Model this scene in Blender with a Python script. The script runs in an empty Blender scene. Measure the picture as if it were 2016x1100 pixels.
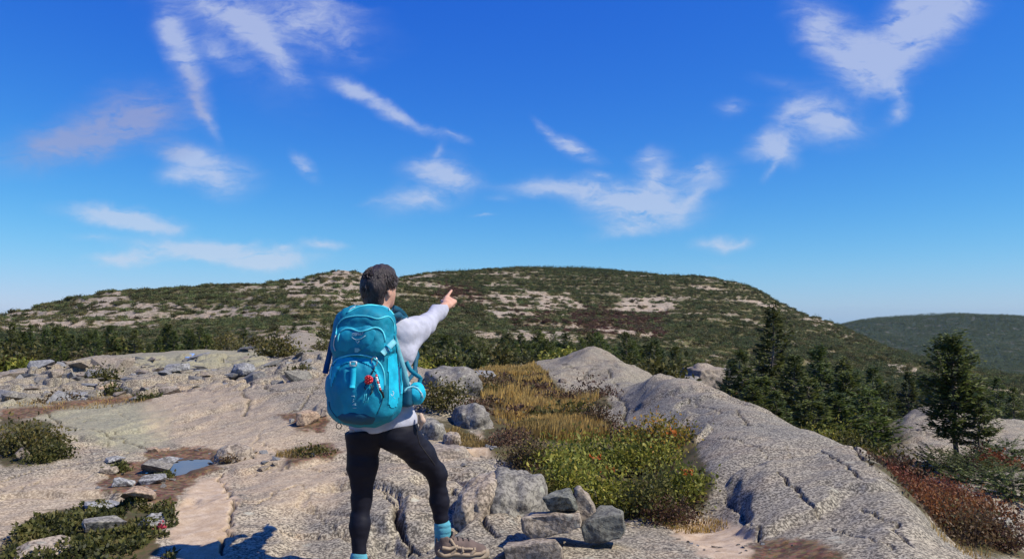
import bpy, bmesh, math, random
import numpy as np
from mathutils import Vector, Matrix, Euler, noise as mnoise

random.seed(7)
RNG = np.random.default_rng(7)
scene = bpy.context.scene
COL = scene.collection

# ------------------------------------------------------------------ camera
F_PX, CXP, CYP = 1523.0, 1008.0, 550.0          # focal length and centre in photo pixels
PITCH = math.atan2(620 - CYP, F_PX)             # horizon sits at row 620
CAM_H = 1.6
cam_data = bpy.data.cameras.new('camera')
cam_data.sensor_width = 36.0
cam_data.lens = 36.0 * F_PX / 2016.0
cam_data.clip_start = 0.05
cam_data.clip_end = 30000.0
cam = bpy.data.objects.new('camera', cam_data)
COL.objects.link(cam)
cam.location = (0, 0, CAM_H)
cam.rotation_euler = (math.radians(90) + PITCH, 0, 0)
scene.camera = cam

# ------------------------------------------------------------------ sun, exposure
SUN_EL = math.radians(50)
SUN_AZ = math.radians(74)                        # from straight behind the camera towards the right
sun_dir = Vector((math.cos(SUN_EL) * math.sin(SUN_AZ), -math.cos(SUN_EL) * math.cos(SUN_AZ), math.sin(SUN_EL)))
sl = bpy.data.lights.new('sun', 'SUN')
sl.energy = 5.0
sl.angle = math.radians(0.53)
sl.color = (1.0, 0.925, 0.79)
sun = bpy.data.objects.new('sun', sl)
COL.objects.link(sun)
sun.rotation_euler = (-sun_dir).to_track_quat('-Z', 'Y').to_euler()
scene.view_settings.view_transform = 'Standard'
scene.view_settings.look = 'None'
scene.view_settings.exposure = 0.30
scene.view_settings.gamma = 1.0
scene.view_settings.use_curve_mapping = False

# ------------------------------------------------------------------ world: clear autumn sky with thin clouds
world = bpy.data.worlds.new('World')
scene.world = world
world.use_nodes = True
wt = world.node_tree
for n in list(wt.nodes): wt.nodes.remove(n)
def wn(t, **kw):
    n = wt.nodes.new(t)
    for k, v in kw.items(): setattr(n, k, v)
    return n
def wl(a, b): wt.links.new(a, b)
def wmath(op, a, b=None, c=None, clamp=False):
    n = wn('ShaderNodeMath', operation=op, use_clamp=clamp)
    for i, v in enumerate((a, b, c)):
        if v is None: continue
        if isinstance(v, (int, float)): n.inputs[i].default_value = v
        else: wl(v, n.inputs[i])
    return n.outputs[0]
sky = wn('ShaderNodeTexSky', sky_type='NISHITA')
sky.sun_disc = False
sky.sun_elevation = SUN_EL
sky.sun_rotation = math.pi - SUN_AZ
sky.altitude = 400.0
sky.air_density = 1.0
sky.dust_density = 0.25
sky.ozone_density = 3.0
skyg = wn('ShaderNodeGamma'); skyg.inputs[1].default_value = 1.3
skyh = wn('ShaderNodeHueSaturation'); skyh.inputs['Saturation'].default_value = 1.12; skyh.inputs['Value'].default_value = 0.80
wl(sky.outputs[0], skyg.inputs[0]); wl(skyg.outputs[0], skyh.inputs['Color'])
# the phone's deep-blue rendering of that sky, channel by channel
ssep = wn('ShaderNodeSeparateColor'); wl(skyh.outputs[0], ssep.inputs[0]); scom = wn('ShaderNodeCombineColor')
for ci, (ga, gp) in enumerate(((.365, 1.1), (.590, .955), (.715, .35))):
    ch_ = wmath('MULTIPLY', wmath('POWER', wmath('MULTIPLY', ssep.outputs[ci], .1), gp), ga)
    if ci == 1: ch_ = wmath('DIVIDE', ch_, wmath('ADD', wmath('MULTIPLY', wmath('POWER', ch_, 3.0), 1.0), 1.0))
    wl(wmath('MULTIPLY', ch_, 10.0), scom.inputs[ci])
tc = wn('ShaderNodeTexCoord')
sep = wn('ShaderNodeSeparateXYZ'); wl(tc.outputs['Generated'], sep.inputs[0])
ysafe = wmath('MAXIMUM', sep.outputs[1], 0.05)
gu = wmath('DIVIDE', sep.outputs[0], ysafe); gv = wmath('DIVIDE', sep.outputs[2], ysafe)
guv = wn('ShaderNodeCombineXYZ'); wl(gu, guv.inputs[0]); wl(gv, guv.inputs[1])
def wnoise(vec, scale, detail, rough, dist=0.0):
    n = wn('ShaderNodeTexNoise'); n.inputs['Scale'].default_value = scale; n.inputs['Detail'].default_value = detail
    n.inputs['Roughness'].default_value = rough; n.inputs['Distortion'].default_value = dist
    if vec is not None: wl(vec, n.inputs['Vector'])
    return n
# warp the plane a little so that cloud rims are ragged
wa = wnoise(guv.outputs[0], 9.0, 5, 0.62)
wsub = wn('ShaderNodeVectorMath', operation='SUBTRACT'); wl(wa.outputs['Color'], wsub.inputs[0]); wsub.inputs[1].default_value = (0.5, 0.5, 0.5)
wsc = wn('ShaderNodeVectorMath', operation='SCALE'); wl(wsub.outputs[0], wsc.inputs[0]); wsc.inputs['Scale'].default_value = 0.042
wadd = wn('ShaderNodeVectorMath', operation='ADD'); wl(guv.outputs[0], wadd.inputs[0]); wl(wsc.outputs[0], wadd.inputs[1])
# (px, py, half length, half width, tilt in degrees (up to the right), strength)
CLOUDS = [
 (345,60,75,26,-75,.75),(375,150,95,26,-70,.9),(400,225,55,12,-58,.6),(430,110,60,22,-35,.3),(410,15,75,22,-30,.55),
 (480,45,80,32,-50,.75),(530,95,90,24,-45,.8),(590,60,130,36,-22,.30),(620,25,120,30,-8,.42),(640,10,100,10,-4,.35),(690,80,50,22,-55,.28),
 (690,172,62,18,-28,.75),(745,205,72,18,-30,.75),(830,245,70,10,-30,.3),(890,268,40,7,-25,.4),(790,225,70,12,-30,.3),
 (235,235,120,60,18,.80),(120,280,140,42,14,.85),(300,230,80,42,-8,.45),
 (360,303,58,20,-8,.85),(425,340,85,38,-10,.95),(350,345,48,20,8,.6),
 (607,328,40,18,-50,.75),
 (845,330,62,24,12,.75),(885,352,62,26,-5,.85),(825,395,85,27,8,.85),(862,300,22,10,60,.4),
 (1080,262,40,11,-42,.8),(1125,290,55,17,-26,.95),
 (1090,368,110,17,0,.65),(1190,385,120,30,-12,.75),(1265,415,105,34,3,.75),(1290,345,52,36,70,.75),(1275,305,42,14,10,.5),
 (1390,340,42,26,10,.7),(1370,390,60,13,25,.55),(1245,450,72,17,12,.7),(1330,350,75,30,5,.32),(1300,400,120,50,0,.35),(1170,345,24,9,-10,.45),
 (1520,290,62,26,14,.85),(1540,305,40,24,-30,.7),(1620,240,85,42,-8,.95),(1560,225,60,20,40,.4),(1520,330,34,9,50,.5),
 (1440,215,40,19,0,.45),(1540,165,80,20,-10,.16),
 (1625,55,80,42,-28,.8),(1660,105,85,42,-35,.65),(1720,130,85,52,10,.95),(1790,45,120,52,48,.92),(1860,10,120,50,35,.85),(1770,180,40,22,-70,.6),(1762,222,30,16,20,.65),(1820,70,120,60,45,.35),
 (225,425,115,20,-8,1.1),(285,440,80,14,-6,1.0),(190,465,60,10,0,.3),
 (390,490,135,19,-4,1.3),(500,505,125,18,0,1.25),(260,507,90,14,2,1.1),(630,480,52,9,-3,.9),(555,482,30,7,0,.4),(480,478,60,8,8,.4),
 (450,70,210,75,-38,.30),(600,45,180,55,-12,.30),
 (1412,480,50,13,0,.9),(1465,478,34,9,14,.4),(990,392,34,8,0,.3),(950,430,26,4,0,.4),(1415,518,40,8,0,.2),(740,400,40,6,10,.2),
]
def px2uv(px, py):
    cy = (CYP - py) / F_PX
    k = math.cos(PITCH) - cy * math.sin(PITCH)
    return (px - CXP) / F_PX / k, (math.sin(PITCH) + cy * math.cos(PITCH)) / k
acc = None
for (px, py, a, b, t, w) in CLOUDS:
    u, v = px2uv(px, py)
    mp = wn('ShaderNodeMapping', vector_type='TEXTURE')
    mp.inputs['Location'].default_value = (u, v, 0)
    mp.inputs['Rotation'].default_value = (0, 0, math.radians(t))
    mp.inputs['Scale'].default_value = (a * 1.75 / F_PX, b * 1.9 / F_PX, 1)
    wl(wadd.outputs[0], mp.inputs['Vector'])
    g = wn('ShaderNodeTexGradient', gradient_type='QUADRATIC_SPHERE')
    wl(mp.outputs[0], g.inputs[0])
    acc = wmath('MULTIPLY_ADD', g.outputs['Fac'], w * 2.5, acc if acc is not None else 0.0)
# fibrous break-up of the clouds
st = wn('ShaderNodeMapping'); st.inputs['Rotation'].default_value = (0, 0, math.radians(24)); st.inputs['Scale'].default_value = (1.0, 3.2, 1.0)
wl(wadd.outputs[0], st.inputs['Vector'])
n1 = wnoise(st.outputs[0], 13.0, 9, 0.60, 0.6)
st2 = wn('ShaderNodeMapping'); st2.inputs['Rotation'].default_value = (0, 0, math.radians(-12)); st2.inputs['Scale'].default_value = (1.0, 2.2, 1.0)
wl(wadd.outputs[0], st2.inputs['Vector'])
n2 = wnoise(st2.outputs[0], 42.0, 6, 0.65, 0.8)
brk = wmath('ADD', wmath('MULTIPLY', n1.outputs['Fac'], 2.2), wmath('MULTIPLY', n2.outputs['Fac'], 0.8))
brk = wmath('SUBTRACT', brk, 0.80)
brk = wmath('MAXIMUM', brk, 0.04)
inview = wmath('MULTIPLY', acc, brk)
# the same kind of thin cloud goes on round the rest of the sky
zs = wmath('MAXIMUM', sep.outputs[2], 0.06)
pl = wn('ShaderNodeCombineXYZ'); wl(wmath('DIVIDE', sep.outputs[0], zs), pl.inputs[0]); wl(wmath('DIVIDE', sep.outputs[1], zs), pl.inputs[1])
n3 = wnoise(pl.outputs[0], 0.9, 9, 0.62, 0.8)
oth = wmath('MULTIPLY', wmath('SUBTRACT', n3.outputs['Fac'], 0.60, clamp=True), 4.0)
fr = wmath('MULTIPLY', wmath('SUBTRACT', wmath('ABSOLUTE', gu), 0.72, clamp=True), 6.0, clamp=True)
fu = wmath('MULTIPLY', wmath('SUBTRACT', gv, 0.45, clamp=True), 6.0, clamp=True)
back = wmath('LESS_THAN', sep.outputs[1], 0.06)
om = wmath('MAXIMUM', wmath('MAXIMUM', fr, fu), back)
tot = wmath('ADD', wmath('MULTIPLY', inview, wmath('SUBTRACT', 1.0, om)), wmath('MULTIPLY', oth, om))
cf = wn('ShaderNodeMapRange', interpolation_type='SMOOTHSTEP'); wl(tot, cf.inputs['Value'])
cf.inputs['From Min'].default_value = -0.12; cf.inputs['From Max'].default_value = 1.6; cf.inputs['To Max'].default_value = 0.62
above = wn('ShaderNodeMapRange'); wl(sep.outputs[2], above.inputs['Value']); above.inputs['From Min'].default_value = 0.0; above.inputs['From Max'].default_value = 0.05
cfac = wmath('MULTIPLY', wmath('SUBTRACT', cf.outputs[0], .013, clamp=True), above.outputs[0])
ccol = wn('ShaderNodeRGB'); ccol.outputs[0].default_value = (5.0, 5.5, 6.7, 1)
# the one cloud bank at the left is in shade
u_, v_ = px2uv(190, 255); mm = wn('ShaderNodeMapping', vector_type='TEXTURE'); mm.inputs['Location'].default_value = (u_, v_, 0); mm.inputs['Scale'].default_value = (.20, .085, 1); mm.inputs['Rotation'].default_value = (0, 0, .25)
wl(guv.outputs[0], mm.inputs['Vector']); mg = wn('ShaderNodeTexGradient', gradient_type='SPHERICAL'); wl(mm.outputs[0], mg.inputs[0])
cmx = wn('ShaderNodeMixRGB'); wl(wmath('MULTIPLY', mg.outputs['Fac'], 2.2, clamp=True), cmx.inputs[0]); wl(ccol.outputs[0], cmx.inputs[1]); cmx.inputs[2].default_value = (3.1, 3.2, 4.7, 1)
mix = wn('ShaderNodeMixRGB'); wl(cfac, mix.inputs[0]); wl(scom.outputs[0], mix.inputs[1]); wl(cmx.outputs[0], mix.inputs[2])
bg = wn('ShaderNodeBackground'); bg.inputs['Strength'].default_value = 0.10
wl(mix.outputs[0], bg.inputs['Color'])
wo = wn('ShaderNodeOutputWorld'); wl(bg.outputs[0], wo.inputs['Surface'])
world.cycles.sampling_method = 'MANUAL'
world.cycles.sample_map_resolution = 256

# ------------------------------------------------------------------ helpers
def P(px, py, Y):
    """world point seen at photo pixel (px, py) when it stands Y metres ahead"""
    u, v = px2uv(px, py)
    return Vector((u * Y, Y, CAM_H + v * Y))

def pix(x, y, z):
    """photo pixel of world points (arrays)"""
    zz = z - CAM_H
    d = y * math.cos(PITCH) + zz * math.sin(PITCH)
    h = -y * math.sin(PITCH) + zz * math.cos(PITCH)
    return CXP + F_PX * x / d, CYP - F_PX * h / d

def tag(o, label=None, cat=None, group=None, kind=None):
    if label: o['label'] = label
    if cat: o['category'] = cat
    if group: o['group'] = group
    if kind: o['kind'] = kind
    return o

def mesh_np(name, verts, faces, mats=None, smooth=True, uv=None):
    """mesh from a vertex array and an (n,k) face array (or a list of such arrays)"""
    me = bpy.data.meshes.new(name)
    verts = np.asarray(verts, dtype=np.float32)
    fl = faces if isinstance(faces, list) else [faces]
    fl = [np.asarray(f, dtype=np.int32) for f in fl if len(f)]
    loops = np.concatenate([f.ravel() for f in fl])
    sizes = np.concatenate([np.full(len(f), f.shape[1], dtype=np.int32) for f in fl])
    starts = np.concatenate([[0], np.cumsum(sizes)[:-1]]).astype(np.int32)
    me.vertices.add(len(verts)); me.vertices.foreach_set('co', verts.ravel())
    me.loops.add(len(loops)); me.loops.foreach_set('vertex_index', loops)
    me.polygons.add(len(sizes)); me.polygons.foreach_set('loop_start', starts)
    if smooth: me.polygons.foreach_set('use_smooth', np.ones(len(sizes), dtype=bool))
    me.update(calc_edges=True)
    for m in (mats or []): me.materials.append(m)
    return me

def link(name, me, parent=None, loc=None, rot=None, scale=None):
    o = bpy.data.objects.new(name, me)
    COL.objects.link(o)
    if parent is not None: o.parent = parent
    if loc is not None: o.location = loc
    if rot is not None: o.rotation_euler = rot
    if scale is not None: o.scale = scale
    return o

def empty(name, loc=(0, 0, 0), rz=0):
    o = bpy.data.objects.new(name, None)
    o.empty_display_size = 0.1
    COL.objects.link(o); o.location = loc; o.rotation_euler = (0, 0, rz)
    return o

def set_col(me, name, arr):
    a = me.color_attributes.new(name, 'FLOAT_COLOR', 'POINT')
    arr = np.asarray(arr, dtype=np.float32)
    if arr.shape[1] == 3: arr = np.concatenate([arr, np.ones((len(arr), 1), np.float32)], 1)
    a.data.foreach_set('color', arr.ravel())

# vectorised value noise
def _hash(ix, iy, seed):
    n = (ix.astype(np.int64) * 374761393 + iy.astype(np.int64) * 668265263 + seed * 1274126177) & 0x7fffffff
    n = ((n ^ (n >> 13)) * 1274126177) & 0x7fffffff
    n = n ^ (n >> 16)
    return (n & 0xffff) / 65535.0
def vnoise(x, y, seed=0):
    ix = np.floor(x); iy = np.floor(y); fx = x - ix; fy = y - iy
    fx = fx * fx * fx * (fx * (fx * 6 - 15) + 10); fy = fy * fy * fy * (fy * (fy * 6 - 15) + 10)
    a = _hash(ix, iy, seed); b = _hash(ix + 1, iy, seed); c = _hash(ix, iy + 1, seed); d = _hash(ix + 1, iy + 1, seed)
    return (a + (b - a) * fx) * (1 - fy) + (c + (d - c) * fx) * fy
def fbm(x, y, oct=4, seed=0, gain=0.5, lac=2.03):
    s = 0.0; a = 1.0; t = 0.0
    for i in range(oct):
        s = s + a * (vnoise(x, y, seed + i * 17) * 2 - 1); t += a
        x = x * lac + 11.3; y = y * lac - 7.7; a *= gain
    return s / t
def cells(x, y, seed=0):
    """worley: distance to nearest, second nearest, id hash of nearest"""
    ix = np.floor(x); iy = np.floor(y)
    d1 = np.full(x.shape, 9.0); d2 = np.full(x.shape, 9.0); idh = np.zeros(x.shape); nx = np.zeros(x.shape); ny = np.zeros(x.shape)
    for ox in (-1, 0, 1):
        for oy in (-1, 0, 1):
            jx = ix + ox + _hash(ix + ox, iy + oy, seed) - x
            jy = iy + oy + _hash(ix + ox, iy + oy, seed + 5) - y
            d = np.sqrt(jx * jx + jy * jy); h = _hash(ix + ox, iy + oy, seed + 9)
            near = d < d1
            d2 = np.where(near, d1, np.minimum(d2, d))
            idh = np.where(near, h, idh); nx = np.where(near, jx, nx); ny = np.where(near, jy, ny)
            d1 = np.where(near, d, d1)
    return d1, d2, idh, nx, ny
def sstep(a, b, x):
    t = np.clip((x - a) / (b - a), 0, 1)
    return t * t * (3 - 2 * t)
def poly_mask(X, Y, pts, soft):
    """soft mask of a polygon in any plane: 1 inside, 0 outside, blending over +-soft"""
    pts = np.asarray(pts, float); n = len(pts)
    bb = (X > pts[:, 0].min() - soft) & (X < pts[:, 0].max() + soft) & (Y > pts[:, 1].min() - soft) & (Y < pts[:, 1].max() + soft)
    if not bb.all():
        out = np.zeros(X.shape)
        if bb.any(): out[bb] = poly_mask(X[bb], Y[bb], pts, soft)
        return out
    inside = np.zeros(X.shape, bool); dist = np.full(X.shape, 1e9)
    for i in range(n):
        x1, y1 = pts[i]; x2, y2 = pts[(i + 1) % n]
        dx, dy = x2 - x1, y2 - y1
        t = np.clip(((X - x1) * dx + (Y - y1) * dy) / (dx * dx + dy * dy + 1e-9), 0, 1)
        dist = np.minimum(dist, np.hypot(X - x1 - t * dx, Y - y1 - t * dy))
        c = ((y1 > Y) != (y2 > Y)) & (X < (x2 - x1) * (Y - y1) / (y2 - y1 + 1e-12) + x1)
        inside ^= c
    sd = np.where(inside, dist, -dist)
    return sstep(-soft, soft, sd)
def line_dist(X, Y, pts):
    dist = np.full(X.shape, 1e9)
    for (x1, y1), (x2, y2) in zip(pts[:-1], pts[1:]):
        dx, dy = x2 - x1, y2 - y1
        t = np.clip(((X - x1) * dx + (Y - y1) * dy) / (dx * dx + dy * dy + 1e-9), 0, 1)
        dist = np.minimum(dist, np.hypot(X - x1 - t * dx, Y - y1 - t * dy))
    return dist
# ------------------------------------------------------------------ terrain height from surveyed points (photo column, row, distance)
SURVEY = {
 -500: [(1100,4.4),(950,6.6),(850,9.5),(790,13.5),(760,18),(775,25),(765,34)],
 0: [(1100,4.45),(1000,5.6),(940,6.8),(870,8.8),(820,11),(780,13.5),(755,17),(733,22),(748,28),(752,36)],
 120: [(715,23),(735,30)],
 200: [(1100,4.45),(1000,5.6),(950,6.5),(900,7.6),(850,9.3),(800,12),(760,15.5),(722,20),(701,24),(724,30),(738,38)],
 370: [(1100,4.4),(1000,5.6),(918,7.2),(893,7.9),(850,9.2),(800,11),(770,13),(745,16),(715,20.5),(690,25),(708,31),(728,40)],
 500: [(1100,4.4),(1000,5.5),(900,7.3),(850,8.7),(800,10.3),(756,12.5),(752,14.5),(730,17),(700,22),(689,25),(702,30),(705,36)],
 640: [(1100,4.35),(1000,5.4),(900,7),(850,8.3),(800,9.6),(755,11.8),(720,15),(702,19),(697,23),(702,30)],
 740: [(1150,4.05),(1080,4.6),(1000,5.3),(900,6.9),(850,8.3),(780,10.6),(740,14),(715,19),(710,24)],
 850: [(1112,4.2),(1060,4.7),(1000,5.3),(930,6.3),(870,8),(800,10.5),(755,14),(730,17),(742,24),(742,32)],
 960: [(1105,4.25),(1050,4.75),(950,5.9),(900,7),(870,8.1),(830,9.7),(790,12),(760,15),(737,19),(724,23),(735,30),(735,36)],
 1100: [(1100,4.3),(1050,4.8),(1000,5.6),(950,6.4),(900,7.4),(860,8.6),(820,10.3),(780,13),(752,17),(737,20)],
 1050: [(727,22.5)], 1115: [(704,22.5)],
 1170: [(772,16.5),(750,19.5),(684,22.5),(702,25),(745,32)],
 1205: [(697,22.5)],
 1240: [(800,11.5),(772,15),(745,19),(722,22.5),(748,30)],
 1280: [(739,21.5)],
 1290: [(1100,4.4),(1050,4.9),(1010,5.6),(960,6.6),(900,7.7),(850,8.9),(800,10.2),(765,11.2),(742,12.3),(775,15),(785,20),(790,26)],
 1400: [(1100,4.4),(1060,4.8),(1020,5.5),(985,5.7),(935,6.1),(890,6.8),(845,7.7),(800,9.0),(770,10.6),(800,13.5),(815,18),(825,25)],
 1500: [(1100,4.25),(1050,4.7),(1010,5.1),(950,5.6),(900,6.3),(860,7.1),(822,8.3),(807,9.1),(845,12),(855,18),(855,26)],
 1600: [(1100,4.1),(1050,4.5),(1000,4.95),(950,5.5),(900,6.3),(850,7.9),(888,10.5),(885,16),(882,25)],
 1700: [(1100,4.0),(1050,4.4),(1000,4.8),(950,5.4),(895,6.8),(935,8.8),(925,12),(905,16),(892,25)],
 1760: [(942,6.0)],
 1800: [(1100,3.9),(1050,4.3),(1015,4.7),(990,5.2),(1015,7.0),(975,9),(932,11.5),(885,13.5),(838,16),(808,18.5),(850,23)],
 1850: [(1058,4.7),(1075,6.0)],
 1920: [(1103,4.4),(1115,5.5),(1055,6.8),(1005,8),(955,10),(905,13),(852,15.5),(808,19),(860,24)],
 2016: [(1145,4.6),(1130,5.6),(1085,7),(1025,8.5),(965,10),(905,13),(865,15.5),(836,19),(870,24),(895,32)],
 2450: [(1160,4.6),(1110,6.5),(1010,9),(920,13),(870,18),(860,28)],
}
FAR = {
 -600: [(760,50),(735,90),(700,180),(660,400),(690,700),(660,2500),(668,6000)],
 0: [(748,50),(715,80),(680,130),(655,200),(626,350),(660,520),(650,1500),(668,3200),(664,9000)],
 200: [(745,50),(705,90),(670,150),(640,230),(585,380),(640,560)],
 430: [(735,50),(700,85),(665,140),(622,250),(575,420),(632,620),(650,1500)],
 580: [(694,34),(658,42),(675,52),(672,70),(645,120),(604,230),(556,420)],
 660: [(700,36),(664,44),(680,60),(640,130),(590,250),(534,450),(590,620)],
 760: [(725,45),(705,80),(660,150),(612,280),(552,480),(590,650)],
 870: [(738,50),(716,85),(682,150),(635,260),(578,420),(540,600),(595,850)],
 1050: [(742,50),(722,85),(690,150),(645,260),(590,440),(533,800),(605,1200),(650,2000)],
 1260: [(775,50),(765,85),(720,150),(660,260),(608,440),(542,750),(615,1100)],
 1320: [(552,742)], 1380: [(551,730)], 1180: [(538,770)], 1120: [(539,790)], 820: [(545,540)], 600: [(554,440)], 500: [(569,430)], 300: [(580,400)], 700: [(537,460)],
 1440: [(835,40),(835,85),(772,150),(690,260),(622,440),(560,700),(630,1000)],
 1500: [(577,675)], 1540: [(695,260),(648,440),(602,650)], 1590: [(628,630)],
 1650: [(885,40),(875,85),(805,150),(728,260),(645,600),(730,900),(700,1700)],
 1800: [(890,45),(880,100),(770,220),(702,480),(760,700)],
 1900: [(729,440),(760,1300),(690,2300)],
 2016: [(900,50),(890,100),(800,200),(746,400),(790,650),(770,1400),(690,2350),(631,2950),(660,4200)],
 2500: [(900,60),(880,120),(810,300),(780,1000),(700,2300),(662,2900)],
 1560: [(690,2400),(675,3000)],
 1665: [(650,2850)], 1720: [(635,3000)], 1800.5: [(627,3100),(655,2750),(700,2300)], 1880: [(624,3050),(640,4300)],
 1300: [(670,3000),(664,9000)], 2300: [(664,9000)],
}
pts = []
for src in (SURVEY, FAR):
    for px, lst in src.items():
        for py, Y in lst:
            u, v = px2uv(px, py); pts.append((u, math.log(Y), v))
for u in (-2.6, -1.6, -.8, 0, .8, 1.6, 2.6):
    for Y, z in ((0.8, 0.12), (1.6, 0.14), (2.8, 0.16)):
        pts.append((u, math.log(Y), (z - CAM_H) / Y))
for u in (-2.6, -1.7, 1.7, 2.6):
    for Y, v in ((5, -.28), (9, -.16), (18, -.1), (40, -.1), (120, -.06), (400, -.03), (1500, -.03), (9000, -.03)):
        pts.append((u, math.log(Y), v))
pts = np.array(pts)
US = 2.2
C2 = np.stack([pts[:, 0] * US, pts[:, 1]], 1)
def _tps(r2): return 0.5 * r2 * np.log(r2 + 1e-12)
n = len(C2)
d2 = ((C2[:, None] - C2[None]) ** 2).sum(-1)
K = _tps(d2) + np.eye(n) * 2e-5
Pm = np.concatenate([np.ones((n, 1)), C2], 1)
A = np.zeros((n + 3, n + 3)); A[:n, :n] = K; A[:n, n:] = Pm; A[n:, :n] = Pm.T
W = np.linalg.solve(A, np.concatenate([pts[:, 2], np.zeros(3)]))
GU = np.linspace(-2.6, 2.6, 781); GL = np.linspace(math.log(0.7), math.log(9500), 620)
GV = np.empty((len(GL), len(GU)))
for i, l in enumerate(GL):
    q = np.stack([GU * US, np.full_like(GU, l)], 1)
    GV[i] = _tps(((q[:, None] - C2[None]) ** 2).sum(-1)) @ W[:n] + W[n] + q @ W[n + 1:]
def base_v(u, L):
    fu = np.clip((u - GU[0]) / (GU[1] - GU[0]), 0, len(GU) - 1.001); fl = np.clip((L - GL[0]) / (GL[1] - GL[0]), 0, len(GL) - 1.001)
    iu = fu.astype(int); il = fl.astype(int); a = fu - iu; b = fl - il
    return (GV[il, iu] * (1 - a) + GV[il, iu + 1] * a) * (1 - b) + (GV[il + 1, iu] * (1 - a) + GV[il + 1, iu + 1] * a) * b

def W2(pxpy):
    """walk a photo pixel down to the bare ground: world (x, y)"""
    px, py = pxpy
    u, v = px2uv(px, py)
    Ls = np.linspace(math.log(1.2), math.log(60), 900)
    g = base_v(np.full_like(Ls, u), Ls)
    hit = np.where(g >= v)[0]
    Y = math.exp(Ls[hit[0]]) if len(hit) else 60.0
    return (u * Y, Y)

# cracks and joints in the bedrock: photo polyline, half width m, depth m
CRACKS = [
 ([(770,985),(778,1010),(790,1040),(815,1065),(840,1085)],.045,.10), ([(752,965),(770,985)],.03,.06),
 ([(930,990),(945,1030),(985,1060)],.04,.05), ([(890,960),(935,985),(975,1010),(1010,1020)],.04,.06),
 ([(1535,940),(1570,980),(1612,1010)],.022,.05), ([(1612,888),(1650,915),(1700,952)],.025,.06), ([(1640,868),(1680,890),(1715,925)],.03,.07),
 ([(1445,805),(1470,830),(1500,838)],.03,.05), ([(1545,880),(1570,905)],.012,.03), ([(1640,1030),(1700,1060),(1760,1085)],.02,.03),
 ([(430,930),(450,960),(455,1010),(448,1060),(430,1098)],.03,.05), ([(445,990),(470,1005)],.02,.02),
 ([(85,812),(130,835),(165,850),(235,860),(300,880)],.035,.05), ([(225,850),(205,885)],.02,.03), ([(0,965),(50,945),(88,938)],.018,.03),
 ([(220,800),(245,820),(270,835)],.018,.02), ([(112,724),(140,740)],.03,.05),
 ([(1210,775),(1235,800),(1225,830)],.05,.05), ([(1170,715),(1200,735),(1215,760)],.05,.07), ([(1160,735),(1130,750)],.05,.06),
 ([(560,700),(545,722),(500,735)],.04,.05), ([(475,765),(490,790),(482,815)],.05,.04),
 ([(770,870),(800,905),(870,930)],.03,.03), ([(505,870),(600,890),(660,885)],.02,.02),
 ([(690,1050),(640,1020),(600,960)],.012,.02),
 ([(335,878),(260,893),(200,905),(120,918),(60,925),(0,938)],.03,.05), ([(480,932),(540,922),(600,915),(690,930)],.022,.04), ([(505,1005),(550,975),(590,960),(680,950)],.02,.035),
 ([(640,742),(610,780),(590,800),(555,812)],.03,.05), ([(270,772),(330,772),(380,764),(450,752),(500,758),(560,772)],.05,.07), ([(300,805),(360,795),(420,792),(480,800)],.016,.02), ([(130,835),(170,825),(260,828)],.02,.03),
 ([(520,840),(500,870),(500,905)],.02,.03), ([(1430,865),(1480,880),(1530,905)],.014,.03), ([(1700,1000),(1760,1030),(1800,1075)],.018,.035), ([(1420,960),(1460,1000),(1500,1060)],.016,.03), ([(1320,770),(1370,790),(1430,815)],.02,.04),
 ([(1100,720),(1140,735),(1190,730)],.05,.08), ([(1790,850),(1860,862),(1960,880),(2016,900)],.05,.10), ([(1830,830),(1900,840),(1990,850)],.05,.08),
]
CRACKS = [([W2(p) for p in pl_], w, d) for pl_, w, d in CRACKS]
FRACT = [W2(p) for p in [(0,735),(120,722),(250,708),(420,700),(640,705),(640,745),(560,752),(500,762),(380,768),(290,782),(180,790),(80,800),(0,812)]]
STEPB = [W2(p) for p in [(560,1010),(640,960),(740,930),(870,935),(1000,920),(1040,990),(1030,1060),(990,1105),(560,1105)]]

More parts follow.
